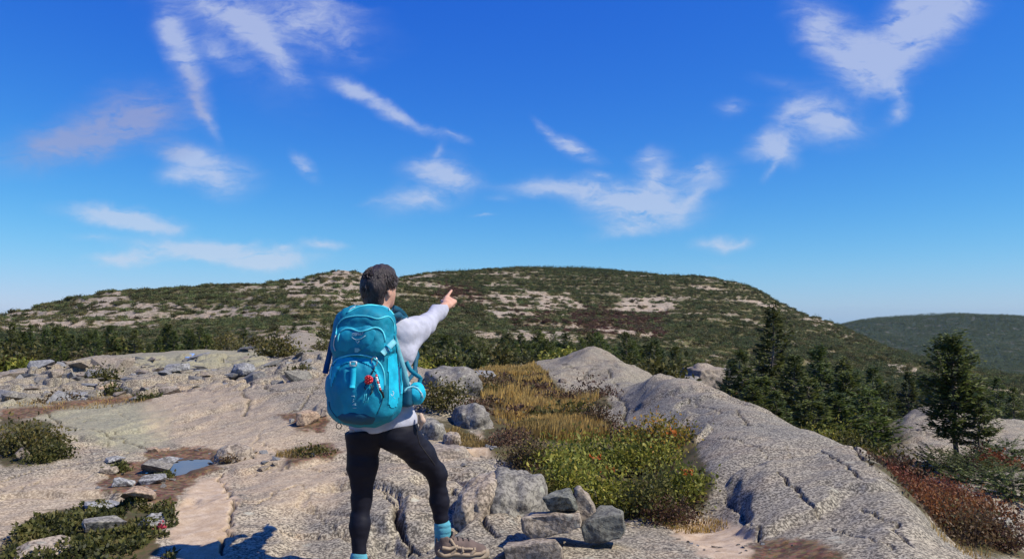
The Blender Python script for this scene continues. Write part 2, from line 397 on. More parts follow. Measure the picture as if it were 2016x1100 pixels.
CRK = {}
PUD = W2((371, 913))
FEET = [(tuple(P(709, 1150, 4.10))[:2]), (tuple(P(895, 1108, 4.26))[:2])]
def terrain(u, L, want_crack=False):
    """z of the finished surface at u = x/y, L = ln y"""
    Y = np.exp(L); X = u * Y
    z = CAM_H + base_v(u, L) * Y
    near = 1 - sstep(40, 60, Y)
    # bedrock relief
    d = 0.05 * fbm(X * .55, Y * .55, 3, 1) + 0.022 * fbm(X * 2.2 + 3, Y * 2.2, 3, 2) + 0.009 * fbm(X * 7, Y * 7, 3, 3)
    a = 0.62
    xs = X * math.cos(a) + Y * math.sin(a); ys = -X * math.sin(a) + Y * math.cos(a)
    d += 0.012 * fbm(xs * 1.1, ys * 6.0, 3, 4)                      # glacial grooves
    # long thin joints, every slab very slightly tilted
    wx = xs + .25 * fbm(X * .6, Y * .6, 2, 8); wy = ys + .25 * fbm(X * .6 + 9, Y * .6, 2, 9)
    rg = 1 - np.abs(fbm(xs * .55 + 3, ys * 1.1, 4, 12)); d += .22 * (rg - .8) * sstep(7, 15, Y) * sstep(-1.5, 1.5, X)
    d += .05 * fbm(X * 1.1, Y * 1.1, 4, 13) * sstep(9, 16, Y)
    fm = poly_mask(X, Y, FRACT, .5)
    d1, dd2, hid, nx, ny = cells(wx * 1.3, wy * 2.3, 31)
    h2 = (hid * 7.13) % 1.0
    d += fm * ((hid - .45) * .22 + (h2 - .5) * .35 * nx / 1.3 - .10 * (1 - sstep(0, .16, dd2 - d1)))
    # thin sheets of rock spalled off along wandering edges
    q = 1.9 * fbm(xs * .30 + 5, ys * .42, 3, 14) + .25 * fbm(X * 2.2, Y * 2.2, 3, 15)
    fr_ = q - np.floor(q)
    d += (.065 * (np.floor(q) + sstep(.45, .55, fr_) - q) + .03 * (np.floor(q * 2.3 + .3) - q * 2.3 + sstep(.42, .58, (q * 2.3 + .3) % 1.0)) * sstep(.4, .6, vnoise(X * .5, Y * .5, 16))) * (1 - .8 * sstep(20, 30, Y))
    fs = poly_mask(X, Y, STEPB, .15)
    d1, dd2, hid, nx, ny = cells(wx * 2.0, wy * 1.1, 41)
    d += fs * ((hid - .5) * .085 + (((hid * 5.7) % 1) - .5) * .10 * ny - .055 * (1 - sstep(0, .2, dd2 - d1)))
    for fx_, fy_ in FEET: d = d * (1 - np.exp(-((X - fx_) ** 2 + (Y - fy_) ** 2) / .09))
    d = d * (1 - np.exp(-((X - PUD[0]) ** 2 + (Y - PUD[1]) ** 2) / .25))
    pr_ = np.hypot((X - PUD[0]) / .22, (Y - PUD[1]) / .42) + .35 * fbm(X * 4, Y * 4, 2, 57)
    d = d - .05 * (1 - sstep(.5, 1.25, pr_))
    z = z + d * near
    m = (Y < 45)
    if np.any(m):
        xm, ym = X[m], Y[m]; dz = np.zeros(xm.shape)
        xw = xm + .045 * fbm(xm * 9, ym * 9, 3, 51); yw = ym + .045 * fbm(xm * 9 + 4, ym * 9, 3, 52)
        for pl_, w, dp in CRACKS:
            w_ = w * (.55 + .9 * vnoise(xm * 3, ym * 3, 55))
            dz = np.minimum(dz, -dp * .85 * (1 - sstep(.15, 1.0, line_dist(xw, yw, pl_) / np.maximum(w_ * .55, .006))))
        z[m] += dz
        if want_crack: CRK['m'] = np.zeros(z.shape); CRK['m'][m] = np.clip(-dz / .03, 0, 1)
    # hillside: ledges that step along the contour, broken relief
    farw = sstep(36, 70, Y)
    # ledges
    q = fbm(X * .012, Y * .02, 4, 61)
    r = fbm(X * .05, Y * .09, 4, 62)
    fd = 2.6 * q * sstep(60, 200, Y) + 0.9 * r + .35 * fbm(X * .25, Y * .3, 3, 63)
    zz = z + fd * farw * np.minimum(1, 400 / Y + .35)
    st = 3.2; ph = zz / st + .35 * fbm(X * .02, Y * .02, 3, 64); t = ph - np.floor(ph)
    zz = zz + farw * (sstep(.25, .75, t) - t) * st * .55 * (1 - sstep(900, 1500, Y))
    zz = zz + sstep(1500, 2200, Y) * (14 * fbm(X * .004, Y * .004, 5, 66))
    # two bogs and puddle stay smooth enough
    return X, Y, z * (1 - farw) + zz * farw

def rows(segs):
    out = []
    for a, b, n_ in segs: out.append(np.linspace(math.log(a), math.log(b), n_, endpoint=False))
    return np.concatenate(out)
LR = np.concatenate([rows([(0.8, 3.4, 40), (3.4, 30, 500), (30, 60, 60), (60, 1000, 190), (1000, 4500, 60), (4500, 9400, 8)]), [math.log(9400)]])
uc = np.linspace(-.74, .74, 660)
us_ = .74 + np.linspace(0, 1, 34)[1:] ** 1.6 * 1.8
UC = np.concatenate([-us_[::-1], uc, us_])
UU, LL = np.meshgrid(UC, LR)
TX, TY, TZ = terrain(UU, LL, True)
PXg, PYg = pix(TX, TY, TZ)
def groundv(x, y):
    """height of the finished sheet at world (x, y), read between its grid points"""
    x = np.asarray(x, float); y = np.asarray(y, float); u = x / y; L = np.log(y)
    j = np.clip(np.searchsorted(UC, u) - 1, 0, len(UC) - 2); i = np.clip(np.searchsorted(LR, L) - 1, 0, len(LR) - 2)
    a = np.clip((u - UC[j]) / (UC[j + 1] - UC[j]), 0, 1); b = np.clip((L - LR[i]) / (LR[i + 1] - LR[i]), 0, 1)
    return (TZ[i, j] * (1 - a) + TZ[i, j + 1] * a) * (1 - b) + (TZ[i + 1, j] * (1 - a) + TZ[i + 1, j + 1] * a) * b
def ground(x, y): return float(groundv(np.array([x]), np.array([y]))[0])
# what the eye sees: running max of elevation along every column
TEL = (TZ - CAM_H) / TY
VIS = TEL >= np.maximum.accumulate(TEL, 0) - 1e-4

# ---- ground paint (what covers the rock, plus some shade put into its colour): masks drawn on the ground where the photo shows them
wob = 9 * fbm(TX * 2.5, TY * 2.5, 4, 71) * np.clip(8 / TY, .25, 1.6); wob2 = 9 * fbm(TX * 2.5 + 31, TY * 2.5 + 7, 4, 72) * np.clip(8 / TY, .25, 1.6)
wob = wob + 6 * fbm(TX * 11, TY * 11, 3, 73) * np.clip(8 / TY, .25, 1.6); wob2 = wob2 + 5 * fbm(TX * 11 + 9, TY * 11, 3, 74) * np.clip(8 / TY, .25, 1.6)
PXw, PYw = PXg + wob * 1.6, PYg + wob2
NEARM = TY < 60
def pm(poly, soft=6):
    out = np.zeros(TX.shape); out[NEARM] = poly_mask(PXw[NEARM], PYw[NEARM], poly, soft); return out
mx = lambda *a: np.maximum.reduce(a)
soil = mx(pm([(180,950),(215,920),(280,905),(300,888),(400,876),(445,888),(435,912),(405,930),(380,955),(345,972),(330,992),(290,985),(225,970),(190,968)], 3),
          pm([(1480,1075),(1560,1060),(1640,1082),(1680,1110),(1440,1110)], 8),
          pm([(560,890),(640,872),(676,885),(660,905),(560,915)], 5), pm([(545,815),(600,812),(650,820),(640,850),(580,842)], 4),
          pm([(120,790),(300,775),(300,790),(150,800),(0,830),(0,805)], 5))
sand = mx(pm([(345,985),(400,940),(445,930),(460,990),(452,1060),(430,1110),(330,1110),(345,1040)], 9),
          pm([(780,870),(870,900),(930,905),(1000,890),(985,850),(955,850),(900,870)], 8),
          pm([(1300,1030),(1400,1020),(1480,1050),(1470,1110),(1420,1110),(1330,1060)], 8))
tread = mx(pm([(500,835),(660,800),(670,1000),(560,1010),(470,950),(430,860)], 26) * .8, pm([(270,780),(450,755),(560,800),(520,900),(300,860)], 22) * .8, pm([(0,940),(150,925),(210,940),(190,990),(0,1050)], 12) * .7)
moss = mx(pm([(0,1110),(0,1060),(80,1010),(180,985),(310,1000),(318,1050),(300,1085),(290,1110)], 4), pm([(0,820),(90,830),(115,870),(105,905),(0,918)], 6),
          pm([(905,725),(1010,715),(1080,735),(1110,770),(1200,770),(1200,800),(1160,800),(1220,840),(1260,870),(1370,850),(1400,930),(1390,1000),(1280,1010),(1100,970),(980,900),(950,860),(960,800),(920,770)], 8),
          pm([(1690,900),(1760,915),(1880,970),(1990,1030),(2030,1100),(1930,1090),(1850,1050),(1760,950)], 6), pm([(840,830),(900,830),(960,870),(900,880)], 6))
moss = np.maximum(moss, sstep(25.5, 31, TY) * np.where((PXg > 440) & (PXg < 700), sstep(60, 75, TY), 1))
moss = np.maximum(moss, sstep(12, 15, TY) * sstep(1480, 1560, PXg) * (1 - pm([(1755,805),(1900,795),(2200,800),(2200,930),(1860,930),(1800,890)], 8)) * sstep(.55, .65, np.where(VIS, .6, .7)) )
green = mx(pm([(0,790),(150,780),(270,785),(340,815),(330,870),(250,890),(130,850),(60,820)], 18) * .9, pm([(240,700),(420,685),(530,690),(520,720),(320,730)], 12) * .8)
grey = mx(pm([(1170,745),(1290,735),(1480,800),(1640,850),(1560,870),(1400,850),(1330,880),(1240,850),(1170,820)], 16),  # whaleback: grey crust, with its shaded side put into the colour
          pm([(830,725),(930,735),(970,740),(960,870),(900,830),(830,770)], 8) * .8, pm([(1040,700),(1170,680),(1270,740),(1200,770),(1080,760)], 8) * .75,
          pm([(0,700),(640,680),(640,760),(450,750),(300,775),(0,800)], 10) * .55, pm([(600,1000),(660,960),(760,980),(850,1000),(1010,900),(1060,1000),(1000,1110),(600,1110)], 20) * .75,
          pm([(1240,1010),(1290,1100),(1420,1110),(1040,1110),(1160,1050)], 12) * .6, pm([(1380,880),(1400,1010),(1480,1060),(1400,1020),(1360,950)], 10) * .6)  # last outline: shade of the dome's left face put into the grey
grey = np.maximum(grey, sstep(840, 940, PXg) * (.62 + .35 * fbm(TX * .8, TY * .8, 3, 77)) * (TY < 60))
grey = np.maximum(grey, (1 - sstep(840, 940, PXg)) * (.34 + .5 * fbm(TX * .6 + 7, TY * .6, 3, 78)) * (TY < 60))
grey = np.clip(grey - .3 * tread, 0, 1)
water_w = pm([(335,905),(360,898),(400,905),(398,925),(370,931),(340,924)], 4)

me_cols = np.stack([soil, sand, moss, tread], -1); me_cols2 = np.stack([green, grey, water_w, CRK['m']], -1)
TZ = TZ
nr, nc = TX.shape
def sheet(name, r0, r1, mat):
    """rows r0..r1 inclusive of the terrain grid as one mesh"""
    k = r1 - r0 + 1
    V = np.stack([TX[r0:r1 + 1], TY[r0:r1 + 1], TZ[r0:r1 + 1]], -1).reshape(-1, 3)
    i = np.arange(k - 1)[:, None] * nc + np.arange(nc - 1)[None]
    Fq = np.stack([i, i + 1, i + nc + 1, i + nc], -1).reshape(-1, 4)
    me = mesh_np(name, V, Fq, [mat])
    return link(name, me), me
# ------------------------------------------------------------------ materials
class NT:
    """small helper around a material's node tree"""
    def __init__(s, name, rough=0.8, spec=0.3):
        s.m = bpy.data.materials.new(name); s.m.use_nodes = True; s.t = s.m.node_tree
        s.b = s.t.nodes['Principled BSDF']; s.b.inputs['Roughness'].default_value = rough
        s.b.inputs['Specular IOR Level'].default_value = spec
    def n(s, t, **kw):
        x = s.t.nodes.new(t)
        for k, v in kw.items(): setattr(x, k, v)
        return x
    def put(s, inp, v):
        if isinstance(v, (int, float)): inp.default_value = v
        elif isinstance(v, tuple): inp.default_value = v if len(v) == len(inp.default_value) else tuple(v) + (1.0,)
        else: s.t.links.new(v, inp)
    def math(s, op, a, b=0.0, clamp=False):
        x = s.n('ShaderNodeMath', operation=op, use_clamp=clamp); s.put(x.inputs[0], a); s.put(x.inputs[1], b); return x.outputs[0]
    def pos(s): return s.n('ShaderNodeNewGeometry').outputs['Position']
    def obj(s): return s.n('ShaderNodeTexCoord').outputs['Object']
    def mapping(s, vec, scale=(1, 1, 1), rot=(0, 0, 0), loc=(0, 0, 0)):
        x = s.n('ShaderNodeMapping'); s.put(x.inputs['Vector'], vec); x.inputs['Scale'].default_value = scale; x.inputs['Rotation'].default_value = rot; x.inputs['Location'].default_value = loc; return x.outputs[0]
    def noise(s, vec, scale, detail=4, rough=.55, dist=0.0):
        x = s.n('ShaderNodeTexNoise'); s.put(x.inputs['Vector'], vec); x.inputs['Scale'].default_value = scale; x.inputs['Detail'].default_value = detail; x.inputs['Roughness'].default_value = rough; x.inputs['Distortion'].default_value = dist; return x.outputs['Fac']
    def voro(s, vec, scale, feature='F1', out='Distance', rand=1.0):
        x = s.n('ShaderNodeTexVoronoi', feature=feature); s.put(x.inputs['Vector'], vec); x.inputs['Scale'].default_value = scale; x.inputs['Randomness'].default_value = rand; return x.outputs[out]
    def ramp(s, f, a, b, lo=0.0, hi=1.0, smooth=True):
        x = s.n('ShaderNodeMapRange', interpolation_type='SMOOTHSTEP' if smooth else 'LINEAR'); s.put(x.inputs['Value'], f)
        x.inputs['From Min'].default_value = a; x.inputs['From Max'].default_value = b; x.inputs['To Min'].default_value = lo; x.inputs['To Max'].default_value = hi; return x.outputs[0]
    def mix(s, f, a, b, mode='MIX'):
        x = s.n('ShaderNodeMix', data_type='RGBA', blend_type=mode); s.put(x.inputs[0], f); s.put(x.inputs[6], a); s.put(x.inputs[7], b); return x.outputs[2]
    def attr(s, name):
        x = s.n('ShaderNodeAttribute'); x.attribute_name = name; return x
    def bump(s, h, strength=.5, dist=.02, normal=None):
        x = s.n('ShaderNodeBump'); x.inputs['Strength'].default_value = strength; x.inputs['Distance'].default_value = dist; s.put(x.inputs['Height'], h)
        if normal is not None: s.put(x.inputs['Normal'], normal)
        return x.outputs[0]
    def col(s, c): s.put(s.b.inputs['Base Color'], c); return s
    def nrm(s, n): s.put(s.b.inputs['Normal'], n); return s

def rock_colour(k, p, white=.5):
    """weathered granite: pink grains, grey crust, pale and black lichen; returns colour socket and height"""
    big = k.noise(p, .7, 5, .6, .5)
    mid = k.noise(p, 3.0, 9, .68, .6)
    strk = k.noise(k.mapping(p, (1, 2.8, 2.2), (0, 0, -.62)), 25, 7, .72, .3)
    fine = k.noise(p, 58, 4, .7)
    stain = k.noise(k.mapping(p, (1, 4.5, 1), (0, 0, -.45)), 1.3, 6, .65, .4)
    c = k.mix(k.ramp(big, .42, .56), (.42, .305, .205), (.35, .295, .215))
    c = k.mix(k.ramp(mid, .47, .60, 0, .75), c, (.43, .36, .265))
    c = k.mix(k.ramp(mid, .38, .48, .55, 0), c, (.235, .19, .14))
    c = k.mix(k.ramp(stain, .49, .58, 0, .75), c, (.185, .16, .125))
    c = k.mix(k.math('MULTIPLY', k.ramp(strk, .50, .56, 0, .85), k.ramp(mid, .40, .56, .35, 1.0)), c, (.115, .098, .08))
    c = k.mix(k.math('MULTIPLY', k.ramp(strk, .42, .48, 1, 0), white * 1.3), c, (.50, .43, .34))
    blot = k.noise(p, 2.2, 8, .72, .8)
    c = k.mix(k.ramp(blot, .535, .585, 0, .7), c, (.14, .122, .10))
    c = k.mix(k.ramp(blot, .38, .43, .45, 0), c, (.46, .40, .32))
    c = k.mix(k.ramp(fine, .505, .55, 0, .8), c, (.06, .05, .042))
    c = k.mix(k.ramp(fine, .43, .48, .55, 0), c, (.55, .48, .38))
    return c, (big, mid, strk, fine)

# --- bedrock close by
k = NT('bedrock', .85, .25)
p = k.pos()
c, (big, mid, strk, fine) = rock_colour(k, p)
a1 = k.attr('cover'); s1 = k.n('ShaderNodeSeparateColor'); k.put(s1.inputs[0], a1.outputs['Color'])
a2 = k.attr('tint'); s2 = k.n('ShaderNodeSeparateColor'); k.put(s2.inputs[0], a2.outputs['Color'])
tread_v = a1.outputs['Alpha']
# crustose lichen rosettes
lr = k.voro(k.mapping(p, (1, 1, 1)), 5.5, 'F1'); lr2 = k.noise(p, 22, 4, .7)
lich = k.ramp(k.math('ADD', lr, k.math('MULTIPLY', lr2, .5)), .38, .47, 1, 0)
lsel = k.ramp(k.noise(p, 1.3, 3), .50, .60)
c = k.mix(k.math('MULTIPLY', k.math('MULTIPLY', lich, lsel), k.math('SUBTRACT', .75, k.math('MULTIPLY', tread_v, .6))), c, (.46, .45, .38))
# dark grey crust with shade of the rocks' left sides put in, greenish map lichen, rubbed pink tread
gsp = k.noise(k.mapping(p, (1, 2.6, 2), (0, 0, -.5)), 30, 5, .7)
greyc = k.mix(k.ramp(mid, .40, .58), (.10, .094, .088), (.23, .213, .185))
greyc = k.mix(k.ramp(gsp, .44, .54, .8, 0), greyc, (.075, .07, .064))
greyc = k.mix(k.ramp(fine, .505, .55, 0, .8), greyc, (.04, .038, .036))
greyc = k.mix(k.ramp(fine, .43, .48, .6, 0), greyc, (.42, .395, .345))
c = k.mix(k.math('MULTIPLY', s2.outputs[1], k.ramp(mid, .25, .6, .5, .9)), c, greyc)
grn = k.mix(k.ramp(k.noise(p, 30, 4, .7), .45, .62), (.29, .285, .195), (.17, .165, .12))
c = k.mix(k.math('MULTIPLY', s2.outputs[0], .72), c, grn)
trc = k.mix(k.ramp(k.noise(p, 9, 6, .7), .4, .65), (.46, .36, .265), (.40, .295, .205))
c = k.mix(k.math('MULTIPLY', tread_v, k.ramp(mid, .3, .6, .2, .62)), c, trc)
peb = k.voro(p, 45, out='Color'); pebd = k.voro(p, 45)
soilc = k.mix(k.ramp(k.noise(p, 14, 6, .7), .42, .58), (.075, .043, .024), (.17, .105, .06))
soilc = k.mix(.25, soilc, peb, 'OVERLAY')
c = k.mix(s1.outputs[0], c, soilc)
sandc = k.mix(k.ramp(k.noise(p, 10, 7, .75), .36, .66), (.37, .27, .19), (.50, .40, .31))
sandc = k.mix(k.ramp(k.noise(p, 85, 2, .6), .56, .68, 0, .55), sandc, (.16, .11, .085))
c = k.mix(s1.outputs[1], c, sandc)
mossc = k.mix(k.ramp(k.noise(p, 3.0, 5, .6), .4, .6), (.055, .045, .022), (.10, .07, .036))
mossc = k.mix(k.ramp(k.noise(p, 25, 5, .7), .45, .6, 0, .7), mossc, (.055, .065, .02))
c = k.mix(s1.outputs[2], c, mossc)
c = k.mix(s2.outputs[2], c, (.075, .052, .036))
c = k.mix(k.math('MULTIPLY', a2.outputs['Alpha'], .85), c, (.035, .03, .022))  # dirt in the cracks, their shade also put into this dark colour
c = k.mix(1.0, c, (.98, .97, .90), 'MULTIPLY')
k.col(c)
h = k.math('ADD', k.math('MULTIPLY', mid, .6), k.math('ADD', k.math('MULTIPLY', strk, .5), k.math('MULTIPLY', fine, .35)))
h = k.math('ADD', h, k.math('MULTIPLY', pebd, .12))
k.nrm(k.bump(h, .24, .018))
M_BED = k.m

def make_stone(name, ca, cb, lichen=.5, dark=.4):
    k = NT(name, .8, .3)
    o = k.obj(); inf = k.n('ShaderNodeObjectInfo')
    vv = k.n('ShaderNodeVectorMath', operation='ADD'); k.put(vv.inputs[0], o); k.put(vv.inputs[1], inf.outputs['Location'])
    p = vv.outputs[0]
    f = k.noise(p, 6, 6, .65, .4); g = k.noise(p, 42, 4, .7)
    c = k.mix(k.ramp(f, .45, .56), ca, cb)
    c = k.mix(k.ramp(f, .40, .47, .7, 0), c, tuple(x * .5 for x in ca))
    c = k.mix(k.ramp(g, .42, .47, .6, 0), c, tuple(min(x * 1.35, .6) for x in cb))
    c = k.mix(k.ramp(g, .51, .57, 0, dark + .3), c, tuple(x * .25 for x in ca))
    lr = k.voro(p, 9); l2 = k.noise(p, 30, 4, .7)
    l = k.ramp(k.math('ADD', lr, k.math('MULTIPLY', l2, .5)), .42, .52, lichen, 0)
    l = k.math('MULTIPLY', l, k.ramp(k.noise(p, 3, 2), .45, .55))
    c = k.mix(l, c, (.40, .395, .32))
    c = k.mix(k.math('MULTIPLY', inf.outputs['Random'], .3), c, (.16, .14, .12))
    k.col(c)
    k.nrm(k.bump(k.math('ADD', f, k.math('MULTIPLY', g, .35)), .6, .03))
    return k.m
M_ST_GREY = make_stone('stone_grey', (.165, .155, .135), (.235, .22, .185), .8)
M_ST_BLUE = make_stone('stone_blue_grey', (.19, .195, .20), (.28, .28, .275), .5)
M_ST_PINK = make_stone('stone_pink_granite', (.36, .235, .145), (.40, .29, .195), .25, .35)
M_ST_TAN = make_stone('stone_tan', (.24, .19, .14), (.33, .275, .21), .5)
M_ST_GREEN = make_stone('stone_green_slate', (.105, .108, .088), (.145, .147, .118), .35, .5)
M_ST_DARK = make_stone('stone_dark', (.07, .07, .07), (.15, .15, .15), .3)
M_ST_WHITE = make_stone('stone_lichen_white', (.25, .25, .24), (.34, .34, .33), .6, .5)

def leafmat(name, cols, rough=.55, trans=.34, var=.5):
    """foliage: colour picked per leaf from the 'tone' attribute, a little different on every plant"""
    k = NT(name, rough, .25)
    a = k.attr('tone'); inf = k.n('ShaderNodeObjectInfo')
    r = k.n('ShaderNodeValToRGB'); cr = r.color_ramp
    n_ = len(cols)
    while len(cr.elements) < n_: cr.elements.new(.5)
    for i, cc in enumerate(cols):
        cr.elements[i].position = i / (n_ - 1); cr.elements[i].color = tuple(cc) + (1,)
    k.put(r.inputs[0], a.outputs['Fac'])
    hv = k.n('ShaderNodeHueSaturation'); k.put(hv.inputs['Color'], r.outputs[0])
    hv.inputs['Saturation'].default_value = 1.0
    k.put(hv.inputs['Value'], k.ramp(inf.outputs['Random'], 0, 1, 1 - var * .5, 1 + var * .5, False))
    k.put(hv.inputs['Hue'], k.ramp(k.math('FRACT', k.math('MULTIPLY', inf.outputs['Random'], 7.31)), 0, 1, .5 - .022 * var * 2, .5 + .02 * var * 2, False))
    k.col(hv.outputs[0])
    t = k.n('ShaderNodeBsdfTranslucent'); k.put(t.inputs['Color'], hv.outputs[0])
    ms = k.n('ShaderNodeMixShader'); ms.inputs[0].default_value = trans
    out = k.t.nodes['Material Output']
    k.t.links.new(k.b.outputs[0], ms.inputs[1]); k.t.links.new(t.outputs[0], ms.inputs[2]); k.t.links.new(ms.outputs[0], out.inputs[0])
    return k.m
M_SPRUCE = leafmat('spruce_needles', [(.032, .046, .014), (.068, .09, .024), (.125, .148, .038), (.19, .20, .055)])
M_SPRUCE_F = leafmat('hill_spruce_needles', [(.028, .042, .016), (.05, .072, .024), (.085, .11, .036), (.12, .14, .05)], var=.9)
M_SPRUCE_Y = leafmat('young_spruce_needles', [(.04, .058, .014), (.08, .105, .022), (.135, .16, .034), (.20, .21, .055)])
M_SHRUB_FAR = leafmat('mixed_shrub_leaves', [(.06, .072, .026), (.115, .12, .042), (.145, .15, .052), (.165, .14, .06)], var=1.2)
M_SHRUB_RED = leafmat('red_shrub_leaves', [(.06, .04, .025), (.11, .055, .036), (.14, .07, .048), (.12, .09, .042)], var=.7)
M_HEATH = leafmat('heath_leaves', [(.055, .038, .02), (.12, .072, .038), (.16, .10, .058), (.13, .125, .045)])
M_HUCK = leafmat('huckleberry_leaves', [(.075, .09, .016), (.17, .19, .03), (.29, .275, .045), (.40, .31, .06)], var=.3)
M_YEL = leafmat('turning_leaves', [(.07, .09, .02), (.16, .15, .025), (.32, .20, .03), (.40, .13, .025)], var=.2)
M_ORANGE = leafmat('orange_leaves', [(.42, .10, .02), (.50, .15, .03)], var=.2)
M_REDBR = leafmat('red_brown_leaves', [(.08, .038, .02), (.18, .062, .027), (.26, .10, .038), (.20, .13, .06)], var=.3)
M_OLIVE = leafmat('olive_leaves', [(.035, .042, .014), (.08, .08, .022), (.13, .115, .03), (.17, .13, .03)], var=.3)
M_MAT = leafmat('crowberry_leaves', [(.03, .036, .012), (.07, .08, .02), (.125, .125, .034), (.16, .135, .045)], var=.3)
M_GRASS = leafmat('bog_grass', [(.17, .125, .042), (.36, .255, .075), (.52, .36, .105), (.62, .43, .14)], trans=.35, var=.2)
M_FLOWER = leafmat('yellow_petals', [(.7, .6, .02), (.85, .75, .05)], var=0)
M_ROSE = leafmat('pink_petals', [(.5, .06, .08), (.6, .1, .14)], var=0)
k = NT('bark', .9, .15); g = k.noise(k.mapping(k.obj(), (6, 6, 1.5)), 6, 5, .7)
k.col(k.mix(k.ramp(g, .35, .65), (.06, .045, .035), (.20, .175, .15))); k.nrm(k.bump(g, .6, .02)); M_BARK = k.m
k = NT('dead_wood', .9, .15); g = k.noise(k.mapping(k.obj(), (6, 6, 1.5)), 6, 5, .7)
k.col(k.mix(k.ramp(g, .35, .65), (.16, .145, .13), (.36, .34, .32))); M_DEAD = k.m

# --- hillside: granite ledges between low plants
k = NT('hillside', .9, .2)
p = k.pos()
a1 = k.attr('cover'); s1 = k.n('ShaderNodeSeparateColor'); k.put(s1.inputs[0], a1.outputs['Color'])
f1 = k.noise(p, .12, 6, .65); f2 = k.noise(p, .8, 5, .7); f3 = k.noise(k.mapping(p, (.35, .35, 2.2)), .9, 5, .7)
rk = k.mix(k.ramp(f1, .44, .56), (.37, .285, .205), (.335, .28, .215))
rk = k.mix(k.ramp(f3, .50, .57, 0, .75), rk, (.14, .115, .088))
rk = k.mix(k.ramp(f2, .42, .48, .6, 0), rk, (.46, .39, .305))
vg = k.mix(k.ramp(f2, .45, .55), (.075, .08, .03), (.145, .12, .05))
vg = k.mix(k.ramp(f1, .48, .58, 0, .6), vg, (.12, .09, .042))
vg = k.mix(k.math('MULTIPLY', s1.outputs[1], .6), vg, (.12, .06, .042))
brk_ = k.math('ADD', k.math('MULTIPLY', k.math('SUBTRACT', f2, .5), 3.0), k.math('MULTIPLY', k.math('SUBTRACT', f3, .5), 3.6))
rm = k.ramp(k.math('ADD', s1.outputs[0], brk_), .40, .56)
k.col(k.mix(rm, vg, rk)); k.nrm(k.bump(k.math('ADD', f2, f3), .9, .5)); M_HILL = k.m

k = NT('far_forest_floor', .9, .15); f2 = k.noise(k.pos(), .02, 6, .7); k.col(k.mix(k.ramp(f2, .54, .62), (.022, .034, .016), (.10, .095, .08))); M_FARM = k.m
k = NT('water', .02, .5); k.col((.010, .016, .022)); k.b.inputs['IOR'].default_value = 1.9
k.nrm(k.bump(k.noise(k.pos(), 9, 2), .015, .02)); M_WATER = k.m
# ------------------------------------------------------------------ ground, hillside, distant mountain
R1 = int(np.searchsorted(LR, math.log(50))); R2 = int(np.searchsorted(LR, math.log(1400)))
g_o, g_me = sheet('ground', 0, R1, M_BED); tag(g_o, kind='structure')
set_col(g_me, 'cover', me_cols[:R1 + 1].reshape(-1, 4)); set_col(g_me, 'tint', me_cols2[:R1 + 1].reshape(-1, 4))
# granite showing on the hillside
dg = sstep(700, 1000, PXg)
strea = fbm(TX * .03 - TZ * .08 * dg + 1.5 * fbm(TX * .012, TY * .012, 2, 80), TZ * (.22 - .08 * dg) + TX * .016 * dg + TY * .012, 5, 81, .62)
patch = fbm(TX * .018, TY * .018, 4, 82)
PXh = PXg + 22 * fbm(TX * .03, TY * .03, 4, 83); PYh = PYg + 7 * fbm(TX * .03 + 50, TY * .03, 4, 84)
FARM = TY > 28
def pf(poly, soft=7):
    out = np.zeros(TX.shape); out[FARM] = poly_mask(PXh[FARM], PYh[FARM], poly, soft); return out
ledge = mx(pf([(590,545),(640,533),(705,533),(760,545),(790,560),(720,595),(600,592),(520,590)]) * 1.0, pf([(430,575),(520,565),(620,575),(640,600),(450,592)]) * .85,
           pf([(150,590),(180,573),(240,572),(250,585),(200,605),(140,612)], 4) * 1.0, pf([(0,618),(60,612),(150,625),(150,665),(60,660),(0,650)]) * .75,
           pf([(150,612),(300,600),(420,600),(420,625),(280,640),(150,630)]) * .55,
           pf([(400,600),(560,590),(660,605),(660,655),(520,650),(420,640)], 12) * .62, pf([(500,660),(560,650),(650,650),(670,700),(560,700),(490,690)], 6) * 1.0,
           pf([(785,540),(870,537),(890,555),(850,570),(790,560)]) * .75, pf([(945,555),(1000,552),(1060,575),(1120,580),(1140,610),(1060,615),(990,600)]) * .95,
           pf([(940,595),(1040,605),(1150,620),(1140,660),(1060,665),(980,640)], 12) * .62, pf([(1195,590),(1250,583),(1330,590),(1350,605),(1260,618),(1200,612)], 5) * .95,
           pf([(1330,548),(1400,548),(1460,560),(1520,590),(1540,612),(1470,592),(1390,575)], 5) * .92, pf([(1340,620),(1420,612),(1480,618),(1440,635),(1350,640)], 5) * .62,
           pf([(1170,645),(1270,640),(1280,660),(1180,665)], 5) * .6, pf([(1540,605),(1600,622),(1640,640),(1600,640)], 4) * .6, pf([(1750,715),(1830,722),(1800,740),(1750,735)], 5) * .7,
           pf([(1330,740),(1390,722),(1440,728),(1430,760),(1350,765)], 5) * 1.0)
leftside = (1 - sstep(650, 900, PXg)) * .16
rockf = np.clip(ledge * (.55 + 1.0 * strea + .3 * patch) + .20 + leftside + .75 * strea + .25 * patch, 0, 1)
rockf = np.where(ledge > .05, rockf, np.clip(rockf - .10, 0, 1))
redf = mx(pf([(1120,612),(1200,605),(1310,622),(1300,660),(1180,660),(1110,640)], 16), pf([(860,560),(930,562),(960,590),(900,605),(860,590)], 10) * .8, pf([(980,600),(1100,610),(1100,640),(1000,640)], 14) * .4)
rockf[TY > 1800] = np.clip(.05 + .4 * fbm(TX * .01, TY * .004, 5, 85)[TY > 1800], 0, 1)
hc = np.stack([rockf, redf, ledge, np.ones_like(ledge)], -1)
h_o, h_me = sheet('hillside', R1, R2, M_HILL); tag(h_o, kind='structure'); set_col(h_me, 'cover', hc[R1:R2 + 1].reshape(-1, 4))
m_o, m_me = sheet('distant_mountain', R2, nr - 1, M_FARM); tag(m_o, kind='structure'); set_col(m_me, 'cover', hc[R2:].reshape(-1, 4))
